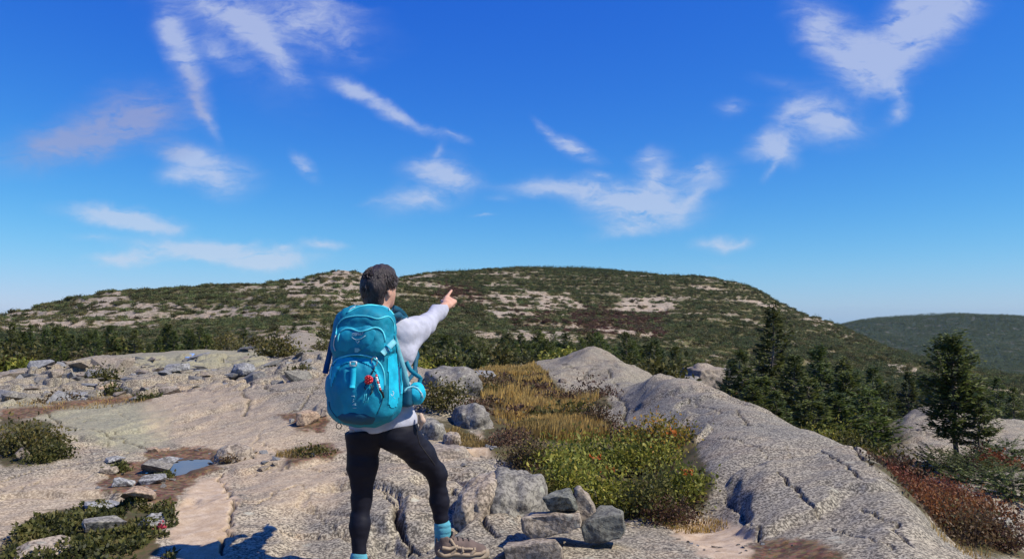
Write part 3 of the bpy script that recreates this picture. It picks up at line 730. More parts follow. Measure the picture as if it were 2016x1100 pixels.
# level ground behind and beside the photographer
xb = np.linspace(-40, 40, 81); yb = np.linspace(-40, .95, 60); XB, YB = np.meshgrid(xb, yb)
ZB = .10 + .04 * fbm(XB * .5, YB * .5, 3, 90) - .02
i = np.arange(59)[:, None] * 81 + np.arange(80)[None]
b_me = mesh_np('ground_behind', np.stack([XB, YB, ZB], -1).reshape(-1, 3), np.stack([i, i + 1, i + 82, i + 81], -1).reshape(-1, 4), [M_BED])
b_o = link('ground_behind', b_me); tag(b_o, kind='structure')
# puddle
zp = ground(PUD[0], PUD[1]) + .030
ang = np.linspace(0, 2 * math.pi, 40, endpoint=False)
wv = [(PUD[0] + .36 * math.cos(t), PUD[1] + .62 * math.sin(t), zp) for t in ang] + [(PUD[0], PUD[1], zp)]
w_me = mesh_np('puddle', np.array(wv), np.array([(j, (j + 1) % 40, 40) for j in range(40)]), [M_WATER])
tag(link('puddle_water', w_me), kind='structure')
# ------------------------------------------------------------------ plants
def quad_leaves(base, d, side, ln, wd, up=None):
    """diamond leaves: base points, unit directions, unit side vectors, lengths, half widths -> verts, faces"""
    n = len(base)
    ln = np.asarray(ln).reshape(-1, 1); wd = np.asarray(wd).reshape(-1, 1)
    mid = base + d * ln * .45
    V = np.stack([base, mid + side * wd, base + d * ln, mid - side * wd], 1).reshape(-1, 3)
    Fq = np.arange(n * 4).reshape(-1, 4)
    return V, Fq
def unit(a): return a / (np.linalg.norm(a, axis=-1, keepdims=True) + 1e-9)
def set_tone(me, tone):
    a = me.attributes.new('tone', 'FLOAT', 'POINT'); a.data.foreach_set('value', np.asarray(tone, np.float32))
def tube(path, rad, seg=6):
    """tube along a polyline"""
    path = np.asarray(path, float); n = len(path); rad = np.broadcast_to(np.asarray(rad, float), (n,))
    t = unit(np.gradient(path, axis=0)); ref = np.where(np.abs(t[:, 2:3]) > .9, np.array([[1., 0, 0]]), np.array([[0., 0, 1]]))
    a = unit(np.cross(t, ref)); b = np.cross(t, a)
    ang = np.linspace(0, 2 * math.pi, seg, endpoint=False)
    V = path[:, None] + (a[:, None] * np.cos(ang)[None, :, None] + b[:, None] * np.sin(ang)[None, :, None]) * rad[:, None, None]
    V = V.reshape(-1, 3)
    i = np.arange(n - 1)[:, None] * seg; j = np.arange(seg)[None]; j2 = (j + 1) % seg
    Fq = np.stack([i + j, i + j2, i + seg + j2, i + seg + j], -1).reshape(-1, 4)
    caps = [np.arange(seg)[::-1][None], (np.arange(seg) + (n - 1) * seg)[None]]
    return V, Fq, caps
class Acc:
    """collects pieces of one mesh"""
    def __init__(s): s.v = []; s.f = {}; s.n = 0
    def add(s, V, *Fs):
        V = np.asarray(V, float)
        for Fq in Fs:
            if isinstance(Fq, list):
                for q in Fq: s.f.setdefault(q.shape[1], []).append(q + s.n)
            else: s.f.setdefault(Fq.shape[1], []).append(np.asarray(Fq) + s.n)
        s.v.append(V); s.n += len(V)
    def mesh(s, name, mat, smooth=True):
        return mesh_np(name, np.concatenate(s.v), [np.concatenate(q) for q in s.f.values()], [mat] if mat else None, smooth)

def conifer(rng, h, r, nb, ns, z0=.12, spray=.2, bare=0.0, droop=.25, dense=1.0, power=.8, stems=((0, 0, 1.0),), limbs=True, mat=None, irregular=.25):
    """spruce: returns (trunk mesh, crown mesh). h height, r crown radius, nb branches, ns sprays per branch"""
    tr = Acc(); LV = []; LF = []; TN = []; nv = 0
    for (ox, oy, hs) in stems:
        hh = h * hs
        k_ = 7; zz = np.linspace(0, 1, k_)
        wob = np.cumsum(rng.normal(0, .012, (k_, 2)), 0) * hh
        path = np.stack([ox + wob[:, 0], oy + wob[:, 1], zz * hh - .05], 1)
        V, Fq, cp = tube(path, np.maximum(.022 * hh * (1 - zz) ** .9, .0035 * hh), 6 if limbs else 3)
        tr.add(V, Fq, cp)
        nbb = int(nb * hs)
        tt = np.sort(rng.uniform(0, 1, nbb) ** .9) * (1 - z0) + z0
        for bi, t in enumerate(tt):
            az = bi * 2.4 + rng.normal(0, .5)
            prof = (1 - t) ** power * (1 if t > z0 + .12 else .45 + .55 * (t - z0) / .12)
            L_ = r * hs * prof * (1 + irregular * rng.normal()) + .02 * hh
            if L_ < .03 * hh: L_ = .03 * hh
            b0 = np.array([np.interp(t, zz, path[:, 0]), np.interp(t, zz, path[:, 1]), t * hh])
            pitch = rng.normal(.12, .12) + .55 * t ** 2
            s_ = np.linspace(0, 1, 5)
            bx = L_ * s_; bz = L_ * (s_ * math.tan(min(pitch, 1.1)) - droop * s_ * (1 - s_) * 2 - droop * .4 * s_)
            bp = b0 + np.stack([bx * math.cos(az), bx * math.sin(az), bz], 1)
            if limbs and L_ > .1 * hh:
                V, Fq, cp = tube(bp, np.linspace(.006, .002, 5) * hh, 3); tr.add(V, Fq)
            n_ = max(3, int(ns * (.4 + .6 * L_ / r)))
            f = rng.uniform(.12 if bare == 0 else .35, 1.0, n_) ** .8
            pts_ = np.stack([np.interp(f, s_, bp[:, c_]) for c_ in range(3)], 1) + rng.normal(0, .012 * hh, (n_, 3))
            out = np.array([math.cos(az), math.sin(az), 0]); sd = np.array([-math.sin(az), math.cos(az), 0])
            side = rng.choice([-1, 1], n_)[:, None] * rng.uniform(.15, 1.0, n_)[:, None]
            d = unit(out + sd * side + np.array([0, 0, 1]) * rng.normal(.12, .28, n_)[:, None])
            nrm = unit(np.array([0, 0, 1.]) + rng.normal(0, .55, (n_, 3)))
            sv = unit(np.cross(d, nrm))
            ln = spray * hh * .5 * rng.uniform(.6, 1.3, n_) * (.55 + .45 * prof)
            V, Fq = quad_leaves(pts_, d, sv, ln, ln * rng.uniform(.12, .22, n_))
            LV.append(V); LF.append(Fq + nv); nv += len(V)
            TN.append(np.repeat(np.clip(rng.normal(.42, .24, n_) + rng.normal(0, .08), 0, 1), 4))
        # leader
        n_ = 8
        pts_ = np.repeat(path[-1][None], n_, 0) - np.array([0, 0, 1]) * rng.uniform(0, .08 * hh, n_)[:, None]
        d = unit(np.stack([rng.normal(0, .5, n_), rng.normal(0, .5, n_), np.ones(n_)], 1)); sv = unit(np.cross(d, rng.normal(0, 1, (n_, 3))))
        V, Fq = quad_leaves(pts_, d, sv, np.full(n_, .055 * hh), np.full(n_, .012 * hh)); LV.append(V); LF.append(Fq + nv); nv += len(V); TN.append(np.full(len(V), .5))
    crown = mesh_np('spruce_crown', np.concatenate(LV), np.concatenate(LF), [mat or M_SPRUCE], False); set_tone(crown, np.concatenate(TN))
    return tr.mesh('spruce_trunk', M_BARK), crown

def bush(rng, rx, ry, h, n, leaf, mat, clump=40, twigs=14, spread=.55, upb=.5, tone=(.45, .25), stem_mat=None, flat=.6):
    """low shrub: twigs from the root and leaves in clumps; returns (stem mesh, foliage mesh)"""
    tr = Acc()
    cp_ = rng.normal(0, 1, (clump, 3)); cp_ = unit(cp_); cp_[:, 2] = np.abs(cp_[:, 2])
    rr = rng.uniform(.35, 1.0, clump) ** .6
    C_ = cp_ * rr[:, None] * np.array([rx, ry, h * .82]) * (1 + .15 * rng.normal(size=(clump, 1)))
    for q in C_[:twigs]:
        s_ = np.linspace(0, 1, 4)[:, None]
        root = np.array([q[0] * .3, q[1] * .3, -.03])
        pth = root + (q - root) * s_ + np.array([0, 0, .12 * h]) * (s_ * (1 - s_) * 2)
        V, Fq, cp = tube(pth, np.linspace(.018, .006, 4) * h, 3); tr.add(V, Fq)
    ci = rng.integers(0, clump, n)
    cs = (.16 + .12 * rng.random(clump)) * spread / .55 * (rx + ry + h) / 3 * 1.3
    B = C_[ci] + rng.normal(0, 1, (n, 3)) * cs[ci][:, None] * np.array([1, 1, flat])
    B[:, 2] = np.abs(B[:, 2])
    d = unit(rng.normal(0, 1, (n, 3)) + np.array([0, 0, upb]) + .4 * unit(B)); sv = unit(np.cross(d, rng.normal(0, 1, (n, 3))))
    ln = leaf * rng.uniform(.6, 1.35, n)
    V, Fq = quad_leaves(B, d, sv, ln, ln * rng.uniform(.2, .34, n))
    fo = mesh_np('foliage', V, Fq, [mat], False)
    ct = rng.normal(0, tone[1] * .6, clump)
    set_tone(fo, np.repeat(np.clip(rng.normal(tone[0], tone[1] * .8, n) + ct[ci], 0, 1), 4))
    return tr.mesh('stem', stem_mat or M_BARK), fo

def put_tree(name, meshes, parts, loc, scale, rz, label, cat, group=None, tilt=0):
    e = empty(name, loc, rz); e.scale = scale if isinstance(scale, tuple) else (scale,) * 3
    if tilt: e.rotation_euler = (tilt, 0, rz)
    for pn, me in zip(parts, meshes): link(pn, me, e)
    return tag(e, label, cat, group)

prng = np.random.default_rng(11)
SPR = [conifer(prng, 1.0, .24 + .05 * (i % 3), 120, 44, z0=.04 + .05 * (i % 2), spray=.14, power=.75 + .1 * (i % 3), irregular=.28) for i in range(6)]
SPRY = [conifer(prng, 1.0, .34, 110, 44, z0=.02, spray=.15, power=.65, mat=M_SPRUCE_Y, irregular=.35) for i in range(3)]
SPRL = [conifer(prng, 1.0, .26 + .05 * i, 30, 8, z0=.06, spray=.30, limbs=False, power=.75, mat=M_SPRUCE_F)[1] for i in range(3)]
BSHF = [bush(prng, .55, .55, .6, 260, .22, M_SHRUB_FAR, 26, 3, .6)[1] for i in range(3)]
BSHR = [bush(prng, .55, .55, .55, 260, .20, M_SHRUB_RED, 26, 3, .6)[1] for i in range(2)]

def tree_at(px, ptop, Y, wscale=1.0, variant=0, bank=None, label='', group=None, name='spruce_tree', tilt=0, sink=0):
    bank = bank or SPR
    top = P(px, ptop, Y); gz = ground(top.x, Y) - .03 - sink
    h = max(.3, top.z - gz)
    return put_tree(name, bank[variant % len(bank)], ('trunk', 'crown'), (top.x, Y, gz), (h * wscale, h * wscale, h), random.uniform(0, 6.28), label, 'tree', group, tilt)

# trees one can name
big = conifer(np.random.default_rng(5), 1.0, .30, 170, 85, z0=.26, spray=.10, droop=.30, power=.62, stems=((0, 0, 1.0), (-.17, -.05, .62)), irregular=.38)
tree_at(1872, 662, 12.0, 1.0, 0, [big], 'tall gnarled spruce with bare lower trunk in front of pale rock slab at right')
NEART = [
 (1515,600,20.5,.80,0,SPR,'tallest dark spruce spire rising above the thicket right of centre'),
 (1463,690,17.5,1.15,1,SPR,'dark broad spruce at left end of the thicket behind the smooth whaleback rock'),
 (1563,700,19.5,1.1,2,SPR,'dark spruce just right of the tallest spire in the thicket'),
 (1618,684,18.5,1.0,3,SPR,'dark pointed spruce in the middle of the thicket right of the tallest spire'),
 (1664,735,16.5,1.25,0,SPRY,'bright green bushy spruce right of the pointed dark spruce in the thicket'),
 (1708,768,15.0,1.25,1,SPRY,'low bright green spruce at the right end of the thicket'),
 (1500,742,15.2,1.35,2,SPRY,'short yellow green spruce directly below the tallest spire'),
 (1590,745,15.8,1.25,1,SPRY,'short green spruce at the front of the thicket behind the whaleback rock'),
 (1745,755,24,.95,4,SPR,'dark spruce behind the right end of the thicket'),
 (1788,735,26,.95,5,SPR,'dark spruce between the thicket and the gnarled spruce'),
 (1957,742,26,.9,1,SPR,'dark spruce behind the pale slab just right of the gnarled spruce'),
 (1996,762,23,.95,2,SPR,'dark spruce behind the pale slab at the right photo edge'),
 (1545,720,21,1.1,5,SPR,'dark spruce behind and right of the tallest spire'),
 (1437,715,20,1.2,3,SPR,'small dark spruce at the far left of the thicket'),
 (1905,770,22,1.0,0,SPR,'dark spruce half hidden behind the gnarled spruce'),
 (1530,770,14.6,1.4,1,SPR,'dark squat spruce in front of the tallest spire'),
 (1690,730,19,1.1,4,SPR,'dark spruce behind the low bright green spruce'),
 (1735,790,15.5,1.3,2,SPRY,'small yellow green spruce just left of the pale slab'),
 (1600,790,13.6,1.5,2,SPRY,'low yellow green spruce hugging the whaleback crest'),
 (1480,760,14.6,1.5,0,SPRY,'low bright spruce at the left front of the thicket'),
 (1650,705,21,1.1,0,SPR,'dark spruce in the back row right of the pointed spruce'),
 (1830,770,20,1.1,3,SPR,'dark spruce left behind the gnarled spruce'),
 (1640,775,14.2,1.5,0,SPRY,'squat bright spruce at the thicket front above the red shrubs'),
]
for px_, pt_, Y_, ws_, v_, bk_, lb_ in NEART: tree_at(px_, pt_, Y_, ws_, v_, bk_, lb_, 'spruces of the thicket at right')
# low spreading spruce boughs below the gnarled tree
low = conifer(np.random.default_rng(8), 1.0, 1.1, 100, 80, z0=.05, spray=.2, power=.35, irregular=.4)
for px_, py_, Y_, s_, lb_ in ((1845,925,11.5,.42,'low spreading spruce mat at the foot of the gnarled spruce'), (1920,960,10.5,.5,'low spreading spruce mat right of the gnarled spruce above red shrubs'), (1990,1000,9.5,.5,'low dark spruce mat at right photo edge above red shrubs'), (1985,930,12,.5,'low spruce mat against the pale slab at right photo edge')):
    q = W2((px_, py_)); q = P(px_, py_, Y_); put_tree('spruce_tree', low, ('trunk', 'crown'), (q.x, Y_, ground(q.x, Y_) - .05), (s_ * 1.0, s_ * 1.0, s_ * .8), random.uniform(0, 6), lb_, 'tree', 'low spruce mats at right')

# forest beyond the near rocks: individuals by their position
def visible_top(x, y, z):
    j = np.clip(np.searchsorted(UC, x / y), 0, nc - 1); i = np.searchsorted(LR, math.log(y))
    return (z - CAM_H) / y > TEL[:i, j].max() + .0012
frng = np.random.default_rng(23)
cands = []
grid = {}
def too_close(x, y, d):
    gx, gy = int(x // 4), int(y // 4)
    for a in (-1, 0, 1):
        for b in (-1, 0, 1):
            for (qx, qy, qd) in grid.get((gx + a, gy + b), ()):
                if (qx - x) ** 2 + (qy - y) ** 2 < (.5 * (d + qd)) ** 2: return True
    return False
for zone, n_z in (((805, 1260, 31, 52, 640, 690), 52), ((0, 440, 29, 44, 630, 685), 46), ((1210, 1440, 38, 60, 690, 725), 12)):
    for _ in range(n_z * 4):
        if sum(1 for c_ in cands if zone[0] <= c_[4] <= zone[1]) >= n_z: break
        px_ = frng.uniform(zone[0], zone[1]); Y_ = frng.uniform(zone[2], zone[3]); x_ = (px_ - CXP) / F_PX * Y_
        if too_close(x_, Y_, .95): continue
        gz = ground(x_, Y_); h_ = P(px_, zone[4] + (zone[5] - zone[4]) * frng.beta(2.2, 1.2), Y_).z - gz
        if h_ < .9 or h_ > 5: continue
        grid.setdefault((int(x_ // 4), int(Y_ // 4)), []).append((x_, Y_, .95)); cands.append((x_, Y_, gz, h_, px_))
tries = 0
while len(cands) < 300 and tries < 9000:
    tries += 1
    Y_ = math.exp(frng.uniform(math.log(27), math.log(105))); u_ = frng.uniform(-.70, .70); x_ = u_ * Y_
    px_ = CXP + F_PX * u_
    if 480 < px_ < 690 and Y_ < 62: continue
    if px_ > 1330 and px_ < 1450 and Y_ < 40: continue
    dens = vnoise(np.array([x_ * .06]), np.array([Y_ * .06]), 101)[0]
    if dens < .38: continue
    h_ = float(np.clip(frng.lognormal(.78, .40), .9, 4.6)) * (.75 + .5 * dens) * (1.0 if px_ < 1300 else .9)
    if 300 < px_ < 460: h_ *= 1.15
    if px_ > 1900: h_ *= .8
    if too_close(x_, Y_, 1.15): continue
    gz = ground(x_, Y_)
    if not visible_top(x_, Y_, gz + h_ * .92): continue
    tp = pix(x_, Y_, gz + h_)[1]
    if tp < (632 if px_ < 700 else 645 if px_ < 1330 else 690): continue
    if px_ > 1330 and frng.random() < .5: continue
    grid.setdefault((int(x_ // 4), int(Y_ // 4)), []).append((x_, Y_, 1.15)); cands.append((x_, Y_, gz, h_, px_))
cands.sort(key=lambda c_: -c_[3] / c_[1])
for n_, (x_, Y_, gz, h_, px_) in enumerate(cands[:290]):
    yellow = bool(frng.random() < (.25 if px_ < 700 else .55))
    bank = SPRY if yellow else SPR
    w_ = frng.uniform(.8, 1.25) * (.8 if yellow else 1)
    side = 'left' if px_ < 700 else ('middle' if px_ < 1440 else 'right')
    tall = 'tall' if h_ > 2.5 else 'small' if h_ < 1.5 else 'middling'
    tint = 'yellow green' if yellow else 'dark green'
    spot = ('at the left photo edge' if px_ < 110 else 'above the olive bush on the broken ledge' if px_ < 270 else 'left of the stone table on the crest' if px_ < 480 else 'left of the backpack' if px_ < 700 else "below the hiker's pointing arm" if px_ < 900 else 'behind the golden bog grass' if px_ < 1080 else 'behind the pointed rock hump' if px_ < 1210 else 'behind the whaleback rock' if px_ < 1440 else 'behind the spruce thicket' if px_ < 1800 else 'behind the gnarled spruce at right')
    depth = 'in front rank' if Y_ < 42 else 'in back rank' if Y_ > 70 else 'in middle rank'
    lab = f'{tall} {tint} forest spruce {spot}, {depth}'
    grp = {'left': 'forest belt at left', 'middle': 'forest belt behind the bog', 'right': 'valley forest at right'}[side]
    put_tree('spruce_tree', bank[int(frng.integers(0, len(bank)))], ('trunk', 'crown'), (x_, Y_, gz - .1), (h_ * w_, h_ * w_, h_), frng.uniform(0, 6.28), lab, 'tree', grp)

BELT = [bush(prng, .5, .5, 1.0, 900, .13, m_, 40, 8, .55) for m_ in (M_HUCK, M_OLIVE, M_OLIVE, M_SHRUB_FAR, M_YEL)]
nb_ = 0
for _ in range(900):
    Y_ = math.exp(frng.uniform(math.log(27), math.log(75))); u_ = frng.uniform(-.68, .45); x_ = u_ * Y_; px_ = CXP + F_PX * u_
    if nb_ >= 85: break
    if 480 < px_ < 690 and Y_ < 62: continue
    h_ = frng.uniform(.8, 1.8); gz = ground(x_, Y_)
    if not visible_top(x_, Y_, gz + h_ * .8): continue
    if pix(x_, Y_, gz + h_)[1] < 655: continue
    nb_ += 1
    lab = 'leafy green bush among the spruces behind the broken ledge at left' if px_ < 700 else 'leafy green bush among the spruces behind the grassy bog' if px_ < 1330 else 'leafy green bush in the valley at right'
    put_tree('leafy_bush', BELT[int(frng.choice(5, p=[.3, .25, .2, .2, .05]))], ('stem', 'foliage'), (x_, Y_, gz - .05), (h_ * frng.uniform(.9, 1.5),) * 2 + (h_,), frng.uniform(0, 6), lab, 'bush', 'leafy bushes in the forest belt, ' + ('left' if px_ < 700 else 'middle' if px_ < 1330 else 'right'))

# forest and scrub on the far slopes: too many to count
def scatter(name, protos, xs, ys, zs, sc, lab, cat, seed):
    rng = np.random.default_rng(seed)
    coll = bpy.data.collections.new(name + '_source')
    for i, me in enumerate(protos): coll.objects.link(bpy.data.objects.new(name + '_source', me))
    me = bpy.data.meshes.new(name); n_ = len(xs)
    me.vertices.add(n_); me.vertices.foreach_set('co', np.stack([xs, ys, zs], 1).astype(np.float32).ravel())
    a = me.attributes.new('size', 'FLOAT_VECTOR', 'POINT'); a.data.foreach_set('vector', sc.astype(np.float32).ravel())
    a = me.attributes.new('turn', 'FLOAT_VECTOR', 'POINT'); a.data.foreach_set('vector', np.stack([np.zeros(n_), np.zeros(n_), rng.uniform(0, 6.28, n_)], 1).astype(np.float32).ravel())
    a = me.attributes.new('pick', 'INT', 'POINT'); a.data.foreach_set('value', rng.integers(0, len(protos), n_).astype(np.int32))
    o = link(name, me)
    ng = bpy.data.node_groups.new(name, 'GeometryNodeTree')
    ng.interface.new_socket('Geometry', in_out='INPUT', socket_type='NodeSocketGeometry'); ng.interface.new_socket('Geometry', in_out='OUTPUT', socket_type='NodeSocketGeometry')
    N = ng.nodes.new; gi = N('NodeGroupInput'); go = N('NodeGroupOutput'); ip = N('GeometryNodeInstanceOnPoints'); ci = N('GeometryNodeCollectionInfo')
    ci.inputs['Collection'].default_value = coll; ci.inputs['Separate Children'].default_value = True; ci.inputs['Reset Children'].default_value = True
    def at(nm, t):
        q = N('GeometryNodeInputNamedAttribute'); q.data_type = t; q.inputs['Name'].default_value = nm; return [s_ for s_ in q.outputs if s_.enabled][0]
    lk = ng.links.new
    lk(gi.outputs[0], ip.inputs['Points']); lk(ci.outputs[0], ip.inputs['Instance']); ip.inputs['Pick Instance'].default_value = True
    lk(at('pick', 'INT'), ip.inputs['Instance Index']); lk(at('size', 'FLOAT_VECTOR'), ip.inputs['Scale'])
    er = N('FunctionNodeEulerToRotation'); lk(at('turn', 'FLOAT_VECTOR'), er.inputs[0]); lk(er.outputs[0], ip.inputs['Rotation'])
    lk(ip.outputs[0], go.inputs[0])
    md = o.modifiers.new('scatter', 'NODES'); md.node_group = ng
    return tag(o, lab, cat, kind='stuff')

# candidate spots on the hillside grid, weighted by true area and by how bare the rock is
srng = np.random.default_rng(41)
rsel = np.where((LR > math.log(34)) & (LR < math.log(1000)))[0]
def spots(n, dens_fn, y0, y1, vis_h):
    rs = np.where((LR > math.log(y0)) & (LR < math.log(y1)))[0]
    csel = np.where(np.abs(UC) < .78)[0]
    sub = np.ix_(rs, csel)
    area = TY[sub] ** 2 * np.gradient(LR)[rs][:, None] * np.gradient(UC)[csel][None]
    run = np.maximum.accumulate(TEL, 0)[sub]
    vis = (TZ[sub] + vis_h - CAM_H) / TY[sub] > run
    w = area * dens_fn(sub) * vis
    pr = (w / w.sum()).ravel()
    idx = srng.choice(pr.size, n, p=pr)
    ri = rs[idx // len(csel)]; cj = csel[idx % len(csel)]
    lu = UC[cj] + srng.uniform(-.5, .5, n) * np.gradient(UC)[cj]; ll = LR[ri] + srng.uniform(-.5, .5, n) * np.gradient(LR)[ri]
    X_, Y_, Z_ = terrain(lu, ll)
    return X_, Y_, Z_
def dn_tree(sub): return np.clip(1.05 - 2.2 * rockf[sub], 0.0, 1) * (.25 + .9 * sstep(.35, .6, vnoise(TX[sub] * .02, TY[sub] * .02, 91))) * (1 - .6 * redf[sub]) * np.where(TY[sub] > 450, 1.6, 1) * np.clip(TY[sub] / 160, .5, 1)
def dn_shrub(sub): return np.clip(1.1 - 1.4 * rockf[sub], .20, 1) * np.clip(260 / TY[sub], .25, 1.4)
X_, Y_, Z_ = spots(15000, dn_tree, 40, 950, 1.5)
hh = srng.uniform(1.1, 3.4, len(X_)) * (.75 + .5 * vnoise(X_ * .03, Y_ * .03, 95)) * np.where(Y_ < 110, .75, .82) * np.where(X_ / Y_ < -.2, .68, 1.0)
ww = hh * srng.uniform(.9, 1.6, len(X_))
scatter('hillside_spruce_forest', SPRL, X_, Y_, Z_ - .15, np.stack([ww, ww, hh], 1), 'scattered dark spruces covering the slopes of the mountain', 'forest', 1)
X_, Y_, Z_ = spots(30000, lambda s_: dn_shrub(s_) * (1 - .75 * redf[s_]), 34, 700, .4)
ss = srng.uniform(.7, 1.9, len(X_)) * np.clip(Y_ / 220, .6, 1.5)
scatter('hillside_scrub', BSHF, X_, Y_, Z_ - .1, np.stack([ss, ss, ss * srng.uniform(.5, 1.0, len(X_))], 1), 'low green and brown scrub between ledges of the mountain', 'scrub', 2)
X_, Y_, Z_ = spots(2600, lambda s_: redf[s_] * np.clip(1.1 - 1.5 * rockf[s_], .02, 1), 60, 700, .4)
ss = srng.uniform(.9, 2.2, len(X_))
scatter('red_hillside_scrub', BSHR, X_, Y_, Z_ - .1, np.stack([ss, ss, ss * .8], 1), 'patches of reddish autumn scrub on the middle of the mountain', 'scrub', 3)
def spots_far(n):
    rs = np.where((LR > math.log(1800)) & (LR < math.log(3300)))[0]; csel = np.where((UC > .36) & (UC < .8))[0]; sub = np.ix_(rs, csel)
    area = TY[sub] ** 2 * np.gradient(LR)[rs][:, None] * np.gradient(UC)[csel][None]
    vis = (TZ[sub] + 6 - CAM_H) / TY[sub] > np.maximum.accumulate(TEL, 0)[sub]
    w = (area * vis * np.clip(1.1 - 1.6 * rockf[sub], .03, 1)).ravel(); idx = srng.choice(w.size, n, p=w / w.sum())
    ri = rs[idx // len(csel)]; cj = csel[idx % len(csel)]
    return terrain(UC[cj] + srng.uniform(-.5, .5, n) * np.gradient(UC)[cj], LR[ri] + srng.uniform(-.5, .5, n) * np.gradient(LR)[ri])
X_, Y_, Z_ = spots_far(14000)
hh = srng.uniform(5, 11, len(X_))
scatter('distant_mountain_forest', [conifer(prng, 1.0, .3, 24, 7, z0=.06, spray=.34, limbs=False, power=.75, mat=M_SPRUCE)[1]], X_, Y_, Z_ - .5, np.stack([hh * 1.6, hh * 1.6, hh], 1), 'dark forest covering the distant rounded mountain at right', 'forest', 4)
# ------------------------------------------------------------------ stones
def hull_mesh(name, pts_, mat, bevel=0.0, jitter=0.0, sub=0, rng=random):
    bm = bmesh.new()
    for q in pts_: bm.verts.new(q)
    r_ = bmesh.ops.convex_hull(bm, input=bm.verts)
    bmesh.ops.delete(bm, geom=[v for v in bm.verts if not v.link_faces], context='VERTS')
    bmesh.ops.dissolve_limit(bm, angle_limit=math.radians(9), verts=bm.verts, edges=bm.edges)
    if bevel: bmesh.ops.bevel(bm, geom=list(bm.edges), offset=bevel, segments=2, affect='EDGES', profile=.6)
    if sub:
        bmesh.ops.triangulate(bm, faces=bm.faces)
        bmesh.ops.subdivide_edges(bm, edges=bm.edges, cuts=sub, use_grid_fill=True)
    if jitter:
        for v in bm.verts:
            v.co += v.normal * jitter * mnoise.noise(v.co * 9 + Vector((3, 1, 7))) + v.normal * jitter * .5 * mnoise.noise(v.co * 25)
    bmesh.ops.recalc_face_normals(bm, faces=bm.faces)
    me = bpy.data.meshes.new(name); bm.to_mesh(me); bm.free(); me.materials.append(mat)
    return me
def centre(me, base=True):
    """move mesh so that its base centre is the origin; returns where that was"""
    n_ = len(me.vertices); co = np.empty(n_ * 3, np.float32); me.vertices.foreach_get('co', co); co = co.reshape(-1, 3)
    o = np.array([(co[:, 0].min() + co[:, 0].max()) / 2, (co[:, 1].min() + co[:, 1].max()) / 2, co[:, 2].min()])
    me.vertices.foreach_set('co', (co - o).astype(np.float32).ravel()); me.update()
    return Vector(o)
srg = random.Random(3)
def stone_pts(a, b, c_, n_=14, box=.5, seed=None):
    r = random.Random(seed) if seed is not None else srg
    out = []
    for _ in range(n_):
        v = Vector((r.gauss(0, 1), r.gauss(0, 1), r.gauss(0, 1))).normalized()
        m = max(abs(v.x), abs(v.y), abs(v.z)); v = v * (1 - box) + v / m * box
        out.append(Vector((v.x * a, v.y * b, v.z * c_)) * r.uniform(.82, 1.05))
    return out
def stone_at(px, py, w, h, mat, label, Y=None, group=None, seed=0, name='stone', bevel=.1, rz=None, depth=1.0, box=.55, jitter=.04, cat='stone'):
    """loose stone: (px, py) is the middle of its base in the photo, w x h its size in photo pixels"""
    x, y = W2((px, py)) if Y is None else (P(px, py, Y).x, Y)
    a = w / F_PX * y / 2; c_ = h / F_PX * y / 2
    me = hull_mesh(name, stone_pts(a, a * depth, c_, 16, box, seed), mat, bevel * min(a, c_), jitter * min(a, c_) * 3, 2)
    o = link(name, me, None, (x, y + a * depth * .5, ground(x, y + a * depth * .5) + c_ * .62), (srg.uniform(-.12, .12), srg.uniform(-.12, .12), rz if rz is not None else srg.uniform(0, .6)))
    return tag(o, label, cat, group)
